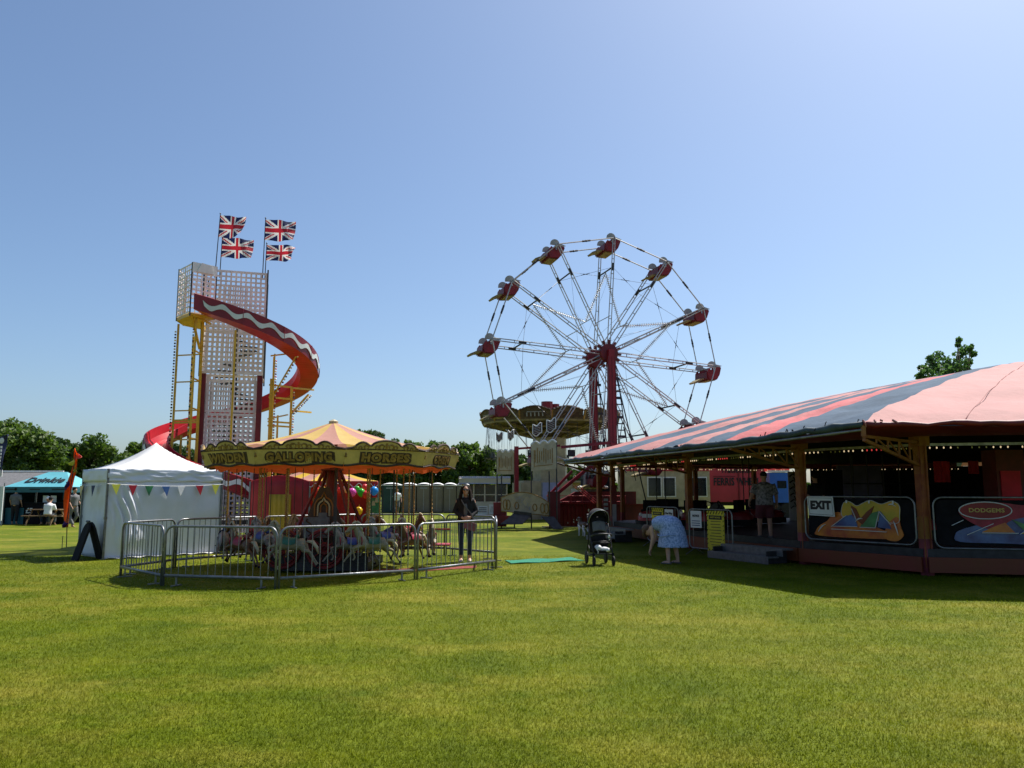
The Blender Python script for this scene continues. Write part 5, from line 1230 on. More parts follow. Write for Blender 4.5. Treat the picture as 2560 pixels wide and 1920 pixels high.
for a, b in ((V((7.0, 33.9, 0)), V((8.6, 34.6, 0))), (V((9.0, 34.8, 0)), V((10.4, 35.4, 0))), (V((13.6, 34.5, 0)), V((16.6, 33.6, 0)))): m.beam(V((*a.xy, 2.62)), V((*b.xy, 2.62)), .05, .05)
m.build('strip_light', 'bulb_pink', dr, world=True)
# far right: closed back, red drapes, pay box
m = MB(); m.beam(V((13.35, 36.2, 1.3)), V((19.2, 34.6, 1.3)), .08, 2.6); m.beam(V((19.2, 34.6, 1.3)), V((23.6, 28, 1.3)), .08, 2.6); m.beam(V((23.6, 28, 1.3)), V((23.6, 20, 1.3)), .08, 2.6); m.build('back_screen', 'black', dr, world=True)
for a, b, z0, z1 in ((pt(2338, 1224, 27), pt(2380, 1224, 27.2), 1.85, 2.55), (pt(2425, 1224, 28), pt(2453, 1224, 28.2), 2.15, 2.6)):
    m = MB(); m.grid(lambda u, v, a=a, b=b, z0=z0, z1=z1: V((*a.lerp(b, u).xy, z0+(z1-z0)*v))+V((0, .05*math.sin(u*14), 0)), 14, 4); m.build('drape', 'drape_red', dr, world=True, solid=.01)
cbx = pt(2512, 1224, 19.5); m = MB(); m.box((cbx.x, cbx.y, 1.55), (.72, .5, 2.0), .1); m.box((cbx.x, cbx.y-.26, 1.6), (.5, .03, .9), .1, mi=1); m.build('pay_box', ['dark_red', 'drape_red'], dr, world=True)
a, b = pt(2095, 1224, 30), pt(2205, 1224, 30.5); m = MB(); m.beam(V((*a.xy, 1.75)), V((*b.xy, 1.75)), .06, 1.5); m.build('inner_screen', 'dusk_purple', dr, world=True)
a = pt(2080, 1224, 24); m = MB(); m.box((a.x, a.y, 1.75), (.5, .4, .85)); m.tube((a.x, a.y, 2.1), (a.x, a.y, 2.74), .02, n=5); m.build('loudspeaker', 'black', dr, world=True)
m = MB()
for k in range(5): a = pt(2130+k*40, 1224, 26+k*.4); m.tube((a.x, a.y, .35), (a.x, a.y, 2.74), .022, n=5)
for z in (1.0, 1.4, 1.8): a, b = pt(2110, 1224, 26), pt(2330, 1224, 27); m.tube((a.x, a.y, z), (b.x, b.y, z), .02, n=5)
m.build('inner_railing', 'dark_metal', dr, world=True)

# tube framed guard panels
def guard(a, b, z0, z1, par, r=.16, th=.018, name='guard_frame'):
    d = (b-a); L = d.length; x = d.normalized(); n = x.cross(V((0, 0, 1))); M = frame(x, V((0, 0, 1)), n, V((a.x, a.y, z0)))
    m = MB(); m.path([M @ V((p[0], p[1], 0)) for p in rrect(0, 0, L, z1-z0, r)], th, 7, closed=True); m.build(name, 'galv', par, smooth=True, world=True)
    return M, L, z1-z0
def blob(pts, n=5):                             # closed smooth outline through points
    k = len(pts); out = []
    for i in range(k):
        p0, p1, p2, p3 = [V((*pts[(i+j-1) % k], 0)) for j in range(4)]
        for t in np.linspace(0, 1, n, endpoint=False):
            q = .5*((2*p1)+(p2-p0)*t+(2*p0-5*p1+4*p2-p3)*t*t+(3*p1-p0-3*p2+p3)*t**3); out.append((q.x, q.y))
    return out
dv = (PA-PB).normalized(); n_ = dv.cross(V((0, 0, 1)))
M, L, H = guard(PB+dv*.16+n_*.12, PA-dv*.10+n_*.12, .56, 1.46, dr)
def art(poly, mt, name, z, smooth=True): m = MB(); m.prism(blob(poly) if smooth else poly, .018, M @ Matrix.Translation((0, 0, z))); m.build(name, mt, dr, world=True)
bgp = MB(); bgp.prism(rrect(.05, .05, L-.05, H-.05, .13), .012, M @ Matrix.Translation((0, 0, -.06))); bgp.build('panel_back', 'black', dr, world=True)
sxl, syl = L/2.72, H/.9
def sc(p): return [(x*sxl, y*syl) for x, y in p]
art(sc([(.34, .08), (.26, .18), (.38, .30), (.58, .40), (.80, .58), (1.2, .50), (1.8, .3), (2.3, .12), (1.6, .07)]), 'sign_orange', 'artwork', -.045)
art(sc([(.98, .50), (1.02, .76), (1.18, .80), (1.35, .72), (1.5, .77), (1.7, .83), (1.95, .76), (2.2, .82), (2.36, .74), (2.36, .55), (2.30, .40), (1.9, .42), (1.4, .46)]), 'sign_yellow', 'artwork', -.04)
art(sc([(2.30, .52), (2.38, .30), (2.42, .16), (2.25, .05), (2.0, .10), (2.06, .35)]), 'sign_orange', 'artwork', -.035)
art(sc([(.75, .30), (1.35, .30), (1.28, .55), (1.05, .50)]), 'sign_blue', 'artwork', -.03, False); art(sc([(1.42, .30), (1.78, .30), (1.88, .62), (1.72, .58), (1.5, .42)]), 'sign_green', 'artwork', -.028, False)
art(sc([(1.84, .30), (2.16, .28), (2.02, .52), (1.92, .62)]), 'sign_blue', 'artwork', -.026, False); art(sc([(1.24, .52), (1.48, .34), (1.7, .56), (1.78, .72), (1.6, .60), (1.44, .46), (1.34, .66), (1.22, .72)]), 'base_paint', 'artwork', -.024, False)
m = MB()
for a, b in (((.70, .28), (1.1, .52)), ((.74, .29), (1.35, .30)), ((1.42, .29), (1.8, .29)), ((1.8, .30), (1.9, .60)), ((1.9, .62), (2.16, .36)), ((1.24, .66), (1.34, .44))): m.beam(M @ V((a[0]*sxl, a[1]*syl, .0)), M @ V((b[0]*sxl, b[1]*syl, .0)), .02, .01)
m.beam(M @ V((.7*sxl, .23*syl, .0)), M @ V((2.05*sxl, .22*syl, .0)), .03, .012)
for a, b in (((2.22, .44), (2.32, .16)), ((.34, .16), (.55, .32)), ((1.32, .40), (1.5, .46)), ((2.12, .74), (2.30, .72))): m.path([M @ V((a[0]*sxl+(b[0]-a[0])*sxl*t, a[1]*syl+(b[1]-a[1])*syl*t+.03*math.sin(PI*t), .002)) for t in np.linspace(0, 1, 7)], [.004, .009, .013, .015, .012, .008, .003], 5)
m.path([M @ V((p[0], p[1], -.018)) for p in blob(sc([(.98, .50), (1.02, .76), (1.18, .80), (1.35, .72), (1.5, .77), (1.7, .83), (1.95, .76), (2.2, .82), (2.36, .74), (2.36, .55), (2.30, .40), (1.9, .42), (1.4, .46)]))], .006, 4, closed=True)
for x in (1.12, 1.68, 2.24): m.box(((x*sxl), .80*syl, .0), (.03, .06, .02), M=M)
m.build('art_outline', 'sign_white', dr, world=True)
# EXIT board
ex = thing('exit_sign', 'white EXIT sign hung on the guard rail of the dodgem ride', 'sign', M @ V((.40*sxl, H*.90, .05)))
Ml = Matrix.LocRotScale(ex.location, None, None).inverted() @ M
m = MB(); x0, x1, y0, y1 = .14*sxl, .80*sxl, H*.56, H*1.0; m.prism([(x0, y0), (x1+.03, y0-.02), (x1, y1), (x0-.03, y1)], .014, Ml @ Matrix.Translation((0, 0, .03))); m.build('plate', 'sign_white', ex)
m = MB(); m.path([Ml @ V((*p, .046)) for p in ((x0+.03, y0+.03), (x1-.0, y0+.01), (x1-.03, y1-.03), (x0, y1-.03))], .005, 4, closed=True); m.build('border_line', 'ink', ex)
text('lettering', 'EXIT', .225, 'ink', ex, Ml @ Matrix.Translation(((x0+x1)/2, (y0+y1)/2+.01, .047)), .002, .016, 1.10)
# right-hand panel with the red oval
dv2 = V((.966, -.258, 0)); n2 = dv2.cross(V((0, 0, 1)))
M, L, H = guard(PA+dv2*.14+n2*.12, PA+dv2*3.3+n2*.12, .52, 1.46, dr); sxl, syl = 1, 1
bgp = MB(); bgp.prism(rrect(.05, .05, L-.05, H-.05, .13), .012, M @ Matrix.Translation((0, 0, -.06))); bgp.build('panel_back', 'black', dr, world=True)
art([(.42, .12), (.36, .26), (.46, .34), (.7, .42), (1.0, .50), (1.5, .75), (2.2, .80), (2.7, .6), (2.8, .2), (2.0, .08), (1.2, .10)], 'sign_blue', 'artwork', -.045)
art([(.78, .40), (.46, .62), (.50, .78), (.8, .86), (1.2, .84), (1.5, .80), (1.9, .82), (2.2, .78), (1.7, .62), (1.3, .52), (1.1, .36)], 'saddle_red', 'artwork', -.04)
art([(.80, .30), (1.35, .30), (1.2, .48), (1.0, .40)], 'sign_orange', 'artwork', -.035, False); art([(1.45, .28), (2.4, .28), (2.4, .48), (1.9, .60)], 'sign_yellow', 'artwork', -.034, False); art([(1.3, .55), (1.5, .34), (1.9, .34), (2.3, .62), (1.9, .50), (1.55, .44)], 'sign_green', 'artwork', -.03, False)
m = MB(); m.prism([(.88+.43*math.cos(t), .70+.145*math.sin(t)) for t in np.linspace(0, 2*PI, 36)[:-1]], .02, M @ Matrix.Translation((0, 0, -.02))); m.build('name_oval', 'red', dr, world=True)
m = MB(); m.path([M @ V((.88+.44*math.cos(t), .70+.155*math.sin(t), .0)) for t in np.linspace(0, 2*PI, 36)[:-1]], .010, 5, closed=True)
for a, b in (((.55, .25), (1.0, .46)), ((.8, .29), (1.4, .29)), ((1.42, .27), (1.9, .6)), ((.3, .42), (.5, .52))): m.beam(M @ V((*a, .0)), M @ V((*b, .0)), .02, .01)
m.build('art_outline', 'sign_white', dr, world=True)
Mdr = Matrix.Translation(-DO); text('lettering', 'DODGEMS', .105, 'board_yellow', dr, Mdr @ M @ Matrix.Translation((.90, .70, .006)), .003, .003, 1.05, 0, 1.15)

# notice hurdles between the posts
def hurdle(a, b, z1, lab, boards):
    t = thing('notice_hurdle', lab, 'barrier', a, 0, 'notice hurdles at the dodgem entrances')
    M, L, H = guard(a, b, .16, z1, t, .13, .018, 'frame')
    Mi = Matrix.Translation(-a) @ M; n = V((Mi[0][2], Mi[1][2], 0))
    for x in (.2, L-.2):
        m = MB(); p = Mi @ V((x, .0, 0)); m.beam(p, p+n*.28+V((0, 0, -.15)), .02, .02); m.beam(p, p-n*.28+V((0, 0, -.15)), .02, .02); m.build('foot', 'galv', t)
    for x in np.linspace(L*.1, L*.9, 4): m = MB(); m.tube(Mi @ V((x, .01, 0)), Mi @ V((x, H-.01, 0)), .008, n=5); m.build('upright_bar', 'galv', t)
    for kind, x0, x1, y0, y1, head, sub_ in boards:
        m = MB(); m.prism([(x0, y0), (x1, y0), (x1, y1), (x0, y1)], .012, Mi @ Matrix.Translation((0, 0, .022))); bd = m.build('notice', 'hazard_yellow' if kind == 'y' else 'sign_white', t)
        w = x1-x0; h = y1-y0; q = MB(); zz = .037
        if kind == 'y':
            for s in (y0+.04, y1-.04):
                for k in range(6): q.beam(Mi @ V((x0+w*(k+.3)/6, s-.035, zz)), Mi @ V((x0+w*(k+.75)/6, s+.035, zz)), .03, .006)
            for s in (x0+.02, x1-.02):
                for k in range(8): q.beam(Mi @ V((s-.015, y0+h*(k+.7)/9, zz)), Mi @ V((s+.015, y0+h*(k+1.0)/9, zz)), .022, .006)
            q.box(((x0+x1)/2, y1-.155, zz), (w*.76, .10, .006), M=Mi)
            for k in range(9): q.box(((x0+x1)/2+rng.uniform(-.02, .02), y1-.25-k*(h-.36)/9, zz), (w*rng.uniform(.5, .72), .014, .006), M=Mi)
            q.build('printed_lines', 'ink', bd)
            text('lettering', head, .052, 'hazard_yellow', bd, Mi @ Matrix.Translation(((x0+x1)/2, y1-.155, .042)), .001, .001, 1.0, 0, w*.70/(len(head)*.034))
        else:
            for k in range(3): q.box(((x0+x1)/2, y0+.06+k*h*.13, zz), (w*.75, h*.05, .006), M=Mi)
            q.build('printed_lines', 'sign_blue', bd)
            text('lettering', head, h*.17, 'ink', bd, Mi @ Matrix.Translation(((x0+x1)/2, y1-h*.30, .042)), .001, .003, 1.0)
hurdle(V((4.5, 20.7, 0)), V((5.2, 19.25, 0)), 1.12, 'notice hurdle with a tall yellow safety notice by the right steps', [('w', .10, .52, .50, .92, 'NOTICE', ''), ('y', .74, 1.36, -.06, .93, 'SAFETY NOTICE', '')])
hurdle(V((3.93, 23.7, 0)), V((4.55, 22.25, 0)), 1.12, 'notice hurdle behind the bending woman in blue', [('y', .30, .88, .1, .93, 'SAFETY', ''), ('w', .96, 1.36, .40, .90, 'One Way\nTo Ride', '')])
# tread steps
def steps(a, b, lab, n=2, z1=.34):
    d = (b-a); L = d.length; x = d.normalized(); o_ = x.cross(V((0, 0, 1))); t = thing('entrance_steps', lab, 'steps', a, 0, 'ribbed steps up to the dodgem floor')
    for k in range(n):
        z = z1*(n-k)/n; w = MB(); M = frame(x, -o_, V((0, 0, 1)), V((0, 0, 0)))
        w.box((L/2-.12*k, -.16-.30*k, z-.015), (L, .31, .03), M=M)
        for j in range(5): w.box((L/2-.12*k, -.03-.06*j-.30*k, z+.003), (L, .02, .008), M=M)
        w.box((L/2-.12*k, -.305-.30*k, z-.09), (L, .012, .13), M=M)
        for j in range(3): w.box((L/2-.12*k, -.313-.30*k, z-.05-.035*j), (L, .006, .012), M=M)
        w.build('tread', 'alu_tread', t)
    for s in (.05, L-.2): w = MB(); w.box((s, -.3, z1*.45), (.04, .55, z1*.8), M=frame(x, -o_, V((0, 0, 1)), V((0, 0, 0)))); w.build('side_frame', 'dark_metal', t)
steps(V((5.25, 19.6, 0)), V((6.1, 17.75, 0)), 'wide ribbed metal steps between the safety notice and the orange post', 2, .33)
steps(V((3.35, 26.6, 0)), V((3.75, 24.9, 0)), 'short ribbed steps right of the pushchair', 3, .40)
# fold-out panels at the left end post
lp = thing('ride_notice_panel', 'tall narrow panel of notices leaning by the left end post', 'sign board', V((3.3, 28.6, 0)))
m = MB(); m.box((0, 0, .72), (.22, .05, 1.35)); m.box((.3, .05, 1.0), (.20, .05, 1.5)); m.build('panel', 'dark_red', lp)
m = MB()
for k in range(8): m.box((.0, -.03, .2+k*.15), (.15, .012, .09))
m.box((.3, .02, .7), (.14, .012, .8)); m.build('notices', 'grey_paint', lp)

# dodgem cars
def car_proto():
    t = thing('dodgem_car', 'dodgem car', 'dodgem car', (0, 0, .35))
    m = MB(); m.prism(rrect(-.85, -.52, .85, .52, .34, 6), .20, z0=.06); m.build('bumper', 'rubber', t)
    m = MB()
    def body(u, v):
        a = 2*PI*u; r = [1, 1.0, .9, .5, .0][min(4, int(v*4+.001))]; z = [.26, .38, .50, .56, .57][min(4, int(v*4+.001))]
        return V((math.copysign(abs(math.cos(a))**.6, math.cos(a))*.80*r, math.copysign(abs(math.sin(a))**.6, math.sin(a))*.47*r, z-(.12*r*0)))
    m.grid(body, 28, 4); m.build('body', 'red_vinyl', t, smooth=True)
    m = MB(); m.box((-.35, 0, .66), (.14, .8, .5)); m.box((-.12, 0, .55), (.5, .8, .12)); m.build('seat', 'black', t)
    m = MB(); m.path([(.30+.13*math.cos(a)*.4, .16*math.sin(a), .74+.13*math.cos(a)) for a in np.linspace(0, 2*PI, 13)[:-1]], .018, 5, closed=True); m.tube((.42, 0, .5), (.30, 0, .74), .02, n=5); m.build('steering_wheel', 'black', t)
    m = MB(); m.box((.83, 0, .42), (.03, .5, .12)); m.sphere((.78, .3, .46), .06, 7, 5); m.sphere((.78, -.3, .46), .06, 7, 5); m.build('front_badge', 'sign_white', t)
    m = MB(); m.tube((-.72, 0, .4), (-.74, 0, 2.38), .020, n=6); m.build('pole', 'dark_metal', t)
    return t
cp0 = car_proto()
for k, (x, y, rz, lab) in enumerate(((4.7, 27.0, -1.9, 'dodgem car parked nose out beside the left steps'), (6.2, 26.6, -1.2, 'dodgem car behind the hurdle of the bending woman'), (7.4, 27.8, 2.6, 'dodgem car parked at the middle of the floor left of the walking man'), (9.2, 30.0, .3, 'dodgem car far back right of the walking man'), (11.0, 27.5, 2.0, 'dodgem car behind the EXIT panel'), (6.0, 31.0, 1.2, 'dodgem car at the far left of the floor'), (10.3, 21.0, 1.4, 'dodgem car behind the right painted panel'))):
    o = cp0 if k == 0 else dup(cp0); o.location = (x, y, .35); o.rotation_euler = (0, 0, rz); tag(o, lab, group='dodgem cars on the floor')

# ============================================================ lorries and vans behind the ride
def truck(px0, px1, y, z0, z1, mt, lab, name='lorry', dep=2.2, cat='lorry'):
    a, b = pt(px0, 1224, y).x, pt(px1, 1224, y).x; t = thing(name, lab, cat, ((a+b)/2, y, 0)); w = b-a
    m = MB(); m.box((0, dep/2, (z0+z1)/2), (w, dep, z1-z0)); m.build('body', mt, t)
    for x in (-w*.33, w*.33):
        q = MB(); q.lathe([(.15, -.1), (.42, -.1), (.46, 0), (.42, .1), (.15, .1)], 16); Q = Matrix.Translation((x, .1, .46)) @ Matrix.Rotation(PI/2, 4, 'X'); q.v = [tuple(Q @ V(p)) for p in q.v]; q.build('wheel', 'rubber', t)
    q = MB(); q.box((0, dep/2, z0-.1), (w*.95, dep*.6, .2)); q.build('chassis', 'dark_metal', t)
    return t, w
t, w = truck(1768, 1912, 44, .95, 3.3, 'truck_red', 'red lorry lettered FERRIS WHEEL seen through the dodgem ride')
text('lettering', 'FERRIS WHEEL', .56, 'ink', t, facing((0, -1, 0), (.05, -.02, 2.02)), .01, .016, 1.08, 0, .66); text('small_lettering', 'Traditional', .34, 'ink', t, facing((0, -1, 0), (0, -.02, 2.62)), .01, .006, 1, .3, 1.1)
q = MB(); q.box((w*.05, -.02, 1.9), (.06, .04, 2.3)); q.box((-w*.2, -.02, 2.32), (1.2, .015, .04)); q.build('body_rib', 'dark_red', t)
t, w = truck(1925, 1976, 45, .9, 2.55, 'truck_blue', 'blue trailer seen behind the walking man'); q = MB(); q.box((.1, -.02, 1.9), (.5, .03, .4)); q.build('window', 'glass', t); q = MB(); q.box((-.05, -.015, 2.62), (w*1.05, .05, .12)); q.build('roof_trim', 'white_paint', t); q = MB(); q.box((0, 1, 2.9), (w, 2, .5)); q.build('top_box', 'pink_flag', t)
t, w = truck(1560, 1775, 42, .75, 2.9, 'cream', 'cream living van with wide windows seen through the dodgem ride', 'living_van', 2.4, 'van')
for px0, px1 in ((1618, 1655), (1657, 1690), (1712, 1738), (1740, 1768)):
    a, b = pt(px0, 1224, 42).x-t.location.x, pt(px1, 1224, 42).x-t.location.x; q = MB(); q.box(((a+b)/2, -.015, 1.75), (b-a, .03, 1.05)); fr_ = q.build('window', 'white_paint', t); q = MB(); q.box(((a+b)/2, -.035, 1.75), ((b-a)*.82, .02, .92)); q.build('pane', 'glass', fr_)
q = MB(); q.box((0, -.02, 2.72), (w, .05, .3)); q.build('roof_band', 'truck_red', t)
t = thing('painted_backboard', 'white board with black flame strokes behind the orange post', 'sign board', (pt(1984, 1224, 33.5).x, 33.5, .35)); q = MB(); q.box((0, 0, 1.0), (.42, .05, 2.0)); q.build('board', 'sign_white', t); q = MB()
for k in range(6): z = .5+k*.26; q.path([(-.16, -.03, z), (-.02, -.03, z+.1), (.10, -.03, z+.02), (.0, -.03, z+.24)], .022, 5)
q.build('flame_stroke', 'ink', t)
# ============================================================ people, pushchair, dog
def lerp3(a, b, t): return V(a).lerp(V(b), t)
def hand(mb, wrist, d, side, curl=.5, s=1.0, palm_n=(0, -1, 0)):
    """palm, five bent fingers; d direction of the hand, side = direction of the thumb"""
    d = V(d).normalized(); th = V(side); th = (th-d*th.dot(d)).normalized(); n = V(palm_n); n = (n-d*n.dot(d)-th*n.dot(th)).normalized(); w = V(wrist)
    for k in (-1, 0, 1): mb.path([w+th*k*.014*s, w+d*.045*s+th*k*.024*s, w+d*.088*s+th*k*.026*s], [.018*s, .0175*s, .013*s], 6)
    for k, L in enumerate((.070, .078, .072, .056)):
        b = w+d*.085*s+th*(.030-.020*k)*s; c = curl
        p1 = b+(d*math.cos(c*.6)+n*math.sin(c*.6))*L*.45*s; p2 = p1+(d*math.cos(c*1.5)+n*math.sin(c*1.5))*L*.33*s; p3 = p2+(d*math.cos(c*2.2)+n*math.sin(c*2.2))*L*.26*s
        mb.path([b, p1, p2, p3], [.0098*s, .0092*s, .0085*s, .007*s], 6)
    b = w+d*.025*s+th*.026*s; p1 = b+(d*.6+th*.75+n*.2).normalized()*.036*s; p2 = p1+(d*.9+th*.2+n*.3).normalized()*.030*s; mb.path([b, p1, p2], [.013*s, .011*s, .009*s], 6)
def head(mb, c, fwd, up=(0, 0, 1), s=1.0):
    f = V(fwd).normalized(); u = V(up); u = (u-f*u.dot(f)).normalized(); r = f.cross(u); c = V(c)
    M = frame(r, f, u, (0, 0, 0)).to_3x3()
    mb.sphere(c, (.076*s, .096*s, .11*s), 14, 10, M=M); mb.sphere(c-u*.045*s+f*.025*s, (.060*s, .068*s, .075*s), 12, 8, M=M)
    mb.path([c+f*.085*s+u*.018*s, c+f*.108*s-u*.018*s, c+f*.088*s-u*.03*s], [.012*s, .016*s, .012*s], 6)
    for k in (-1, 1): mb.sphere(c+r*k*.078*s-u*.005*s, (.012*s, .022*s, .032*s), 6, 5, M=M); mb.sphere(c+r*k*.03*s+f*.084*s+u*.012*s, (.016*s, .01*s, .01*s), 6, 4, M=M)
    mb.path([c+f*.083*s-u*.062*s-r*.022*s, c+f*.092*s-u*.06*s, c+f*.083*s-u*.062*s+r*.022*s], .009*s, 5)
    return r, f, u
def torso(mb, P, widths, fwd, n=12, flat=.66):
    """loft of ellipses through spine points, wide across the body"""
    f = V(fwd).normalized(); k = len(P); vs = []
    for i, p in enumerate(P):
        d = (V(P[min(i+1, k-1)])-V(P[max(i-1, 0)])).normalized(); x = d.cross(f).normalized(); y = x.cross(d)
        w = widths[i]; fl = flat if not isinstance(flat, list) else flat[i]
        vs += [V(p)+x*math.cos(2*PI*j/n)*w+y*math.sin(2*PI*j/n)*w*fl for j in range(n)]
    fs = [(i*n+j, i*n+(j+1) % n, (i+1)*n+(j+1) % n, (i+1)*n+j) for i in range(k-1) for j in range(n)]
    mb.add(vs, fs+[tuple(range(n-1, -1, -1)), tuple((k-1)*n+j for j in range(n))])
def shoe(mb, ank, toe, s=1.0):
    a, t = V(ank), V(toe); d = (t-a); d.z = 0; d.normalize(); g0 = V((a.x, a.y, min(a.z, t.z)))
    mb.path([a-d*.045*s+V((0, 0, -.045)), a+d*.03*s+V((0, 0, -.04)), a+d*.12*s+V((0, 0, -.058)), a+d*.185*s+V((0, 0, -.065))], [.036*s, .042*s, .040*s, .024*s], 8, flat=.8)

# --- woman in black behind the barrier
wp0 = gp(1163, 1404); wo_ = thing('person', 'woman in black jacket and dark jeans standing behind the barrier in sunglasses', 'person', wp0, R(3))
fw = V((0, -1, 0)); b = MB(); head(b, (.0, -.02, 1.585), fw)
b.path([(0, .01, 1.36), (0, .0, 1.45), (0, -.01, 1.52)], [.07, .052, .05], 10)
torso(b, [(0, 0, .84), (0, 0, .95), (0, 0, 1.08), (0, 0, 1.25), (0, 0, 1.36), (0, 0, 1.41)], [.14, .165, .125, .155, .165, .08], fw)
AR = {}
for s, el, wr in ((1, (.245, .03, 1.12), (.10, -.16, .98)), (-1, (-.245, .03, 1.12), (-.06, -.16, .97))):
    b.path([(s*.165, 0, 1.37), el, wr], [.05, .042, .028], 8); AR[s] = ((s*.145, .01, 1.345), el, wr)
    hand(b, wr, (-s*.8, -.25, -.25), (0, -.2, 1), .7, 1.0, (0, .9, -.2))
    b.path([(s*.085, 0, .88), (s*.10, -.015, .48), (s*.095, .01, .08)], [.082, .055, .036], 9); 
    b.path([(s*.095, .01, .06), (s*.10, -.10, .03), (s*.105, -.15, .025)], [.035, .033, .02], 7)
b.build('body', 'skin', wo_, remesh=.009)
j = MB(); torso(j, [(0, 0, .92), (0, 0, 1.0), (0, 0, 1.10), (0, .005, 1.25), (0, .01, 1.36), (0, .02, 1.425)], [.185, .18, .165, .185, .190, .10], fw, 16, .70)
for s in (1, -1): a, e, w = AR[s]; j.sphere(a, .078, 10, 7); j.path([a, e, V(w)+(V(e)-V(w)).normalized()*.035], [.072, .062, .046], 9)
j.build('jacket', 'black_cloth', wo_, remesh=.012)
j = MB(); torso(j, [(0, -.055, .97), (0, -.062, 1.1), (0, -.07, 1.25), (0, -.06, 1.36)], [.07, .066, .062, .045], fw, 10, 1.05); j.build('top', 'grey_cloth', wo_, smooth=True)
j = MB()
for s in (1, -1): j.path([(s*.075, 0, .95), (s*.09, -.0, .86), (s*.10, -.018, .48), (s*.095, .01, .14)], [.105, .098, .064, .045], 9)
j.path([(-.06, 0, .93), (.06, 0, .93)], [.12, .12], 9); j.build('jeans', 'denim', wo_, remesh=.012)
j = MB()
for s in (1, -1): shoe(j, (s*.095, .01, .08), (s*.108, -.15, .02))
j.build('shoes', 'cream_cloth', wo_, smooth=True)
j = MB(); c = V((0, -.02, 1.585)); j.sphere(c+V((0, .022, .02)), (.092, .10, .108), 14, 9)
for s in (1, -1):
    for k in range(4): j.path([c+V((s*(.05+.012*k), .02, .08)), c+V((s*(.09+.006*k), -.02+.03*k, -.02)), c+V((s*(.10+.012*k), -.06+.04*k, -.16)), c+V((s*(.115+.01*k), -.07+.04*k, -.30-.02*k))], [.03, .034, .034, .012], 7)
j.build('hair', 'hair_dark', wo_, remesh=.012)
j = MB(); 
for s in (1, -1): j.sphere((s*.034, -.113, 1.602), (.030, .010, .022), 9, 6); j.beam((s*.06, -.105, 1.606), (s*.082, -.01, 1.60), .006, .010)
j.beam((-.02, -.116, 1.608), (.02, -.116, 1.608), .006, .008); j.build('sunglasses', 'glass', wo_)
j = MB(); j.path([(.155, -.10, .86), (.15, -.12, .88)], [.10, .02], 4); j = MB(); j.prism(rrect(-.15, -.09, .15, .09, .04), .09, frame(V((.94, 0, -.34)), V((.34, 0, .94)), (0, -1, 0), (.10, -.13, .80))); bag = j.build('handbag', 'mauve', wo_)
j = MB(); j.path([(.22, -.18, .86), (.12, -.165, 1.08), (-.02, -.155, 1.25), (-.11, -.09, 1.40), (-.14, .0, 1.44)], .014, 5, flat=.5); j.build('strap', 'grey_cloth', bag)

# --- bending woman in the blue dress
bw0 = V((3.36, 17.9, 0)); be = thing('person', 'woman in a light blue patterned dress bending far forward on the shaded grass', 'person', bw0, 0)
fw = V((-.80, .60, 0)).normalized(); sd3 = fw.cross(V((0, 0, 1)))
hipc = V((.14, -.0, .80)); b = MB()
shc = hipc+fw*.42+V((0, 0, .03)); hc = shc+fw*.17+V((0, 0, -.13))
head(b, hc, (fw*.35+V((0, 0, -.95))), fw)
torso(b, [hipc-fw*.05, hipc+fw*.12+V((0, 0, .06)), hipc+fw*.30+V((0, 0, .06)), shc], [.17, .16, .16, .13], V((0, 0, -1)) + fw*.2, 12, .72)
b.path([shc-fw*.02, hc-fw*.05], [.06, .05], 8)
for s, reach in ((1, V((-.10, 0, .18))), (-1, V((.02, .0, .12)))):
    sh = shc+sd3*s*.15+V((0, 0, -.03)); wr = sh+fw*(.10+.05*s)+V((0, 0, -.50))+sd3*(-s*.05); el = sh.lerp(wr, .52)-fw*.05
    b.path([sh, el, wr], [.052, .044, .030], 8); hand(b, wr, (fw*.3+V((0, 0, -.9))), sd3*(-s), .7, 1.0, -fw)
    lx = hipc+sd3*s*.12; an = V((lx.x+.02+.05*s, lx.y, .08)); kn = lx.lerp(an, .5)+fw*.03
    b.path([lx, kn, an], [.095, .062, .040], 9); b.path([an-fw*.03+V((0, 0, -.03)), an+fw*.08+V((0, 0, -.045)), an+fw*.15+V((0, 0, -.055))], [.034, .034, .022], 7)
b.build('body', 'skin_pale', be, remesh=.010)
d_ = MB(); d_.path([shc+V((0, 0, .0))-fw*.02, hipc+fw*.30+V((0, 0, .06)), hipc+fw*.10+V((0, 0, .07)), hipc-fw*.06+V((0, 0, .03))], [.165, .20, .215, .225], 16, flat=.85)
d_.sphere(hipc+V((0, 0, .02)), (.245, .245, .20), 14, 9); d_.sphere(hipc+fw*.16+V((0, 0, .05)), (.22, .22, .19), 14, 9); d_.lathe([(.19, .84), (.25, .80), (.285, .66), (.315, .50), (.34, .36), (.325, .36), (.29, .5)], 28, (hipc.x-.03*fw.x, hipc.y, 0)); d_.build('dress', 'dress_blue', be, remesh=.018)
d_ = MB(); d_.path([hipc+V((.30*math.cos(t), .29*math.sin(t), -.18+.02*math.sin(3*t))) for t in np.linspace(0, 2*PI, 30)[:-1]], .012, 5, closed=True); d_.build('dress_seam', 'dress_blue', be)
j = MB(); j.sphere(hc+fw*.03+V((0, 0, .03)), (.105, .105, .105), 12, 9)
for k in range(5): j.path([hc+sd3*(.08-.04*k)+V((0, 0, .05)), hc+sd3*(.09-.045*k)+fw*.06+V((0, 0, -.05)), hc+sd3*(.085-.042*k)+fw*.05+V((0, 0, -.17))], [.035, .034, .012], 6)
j.build('hair', 'hair_brown', be, remesh=.014)
j = MB()
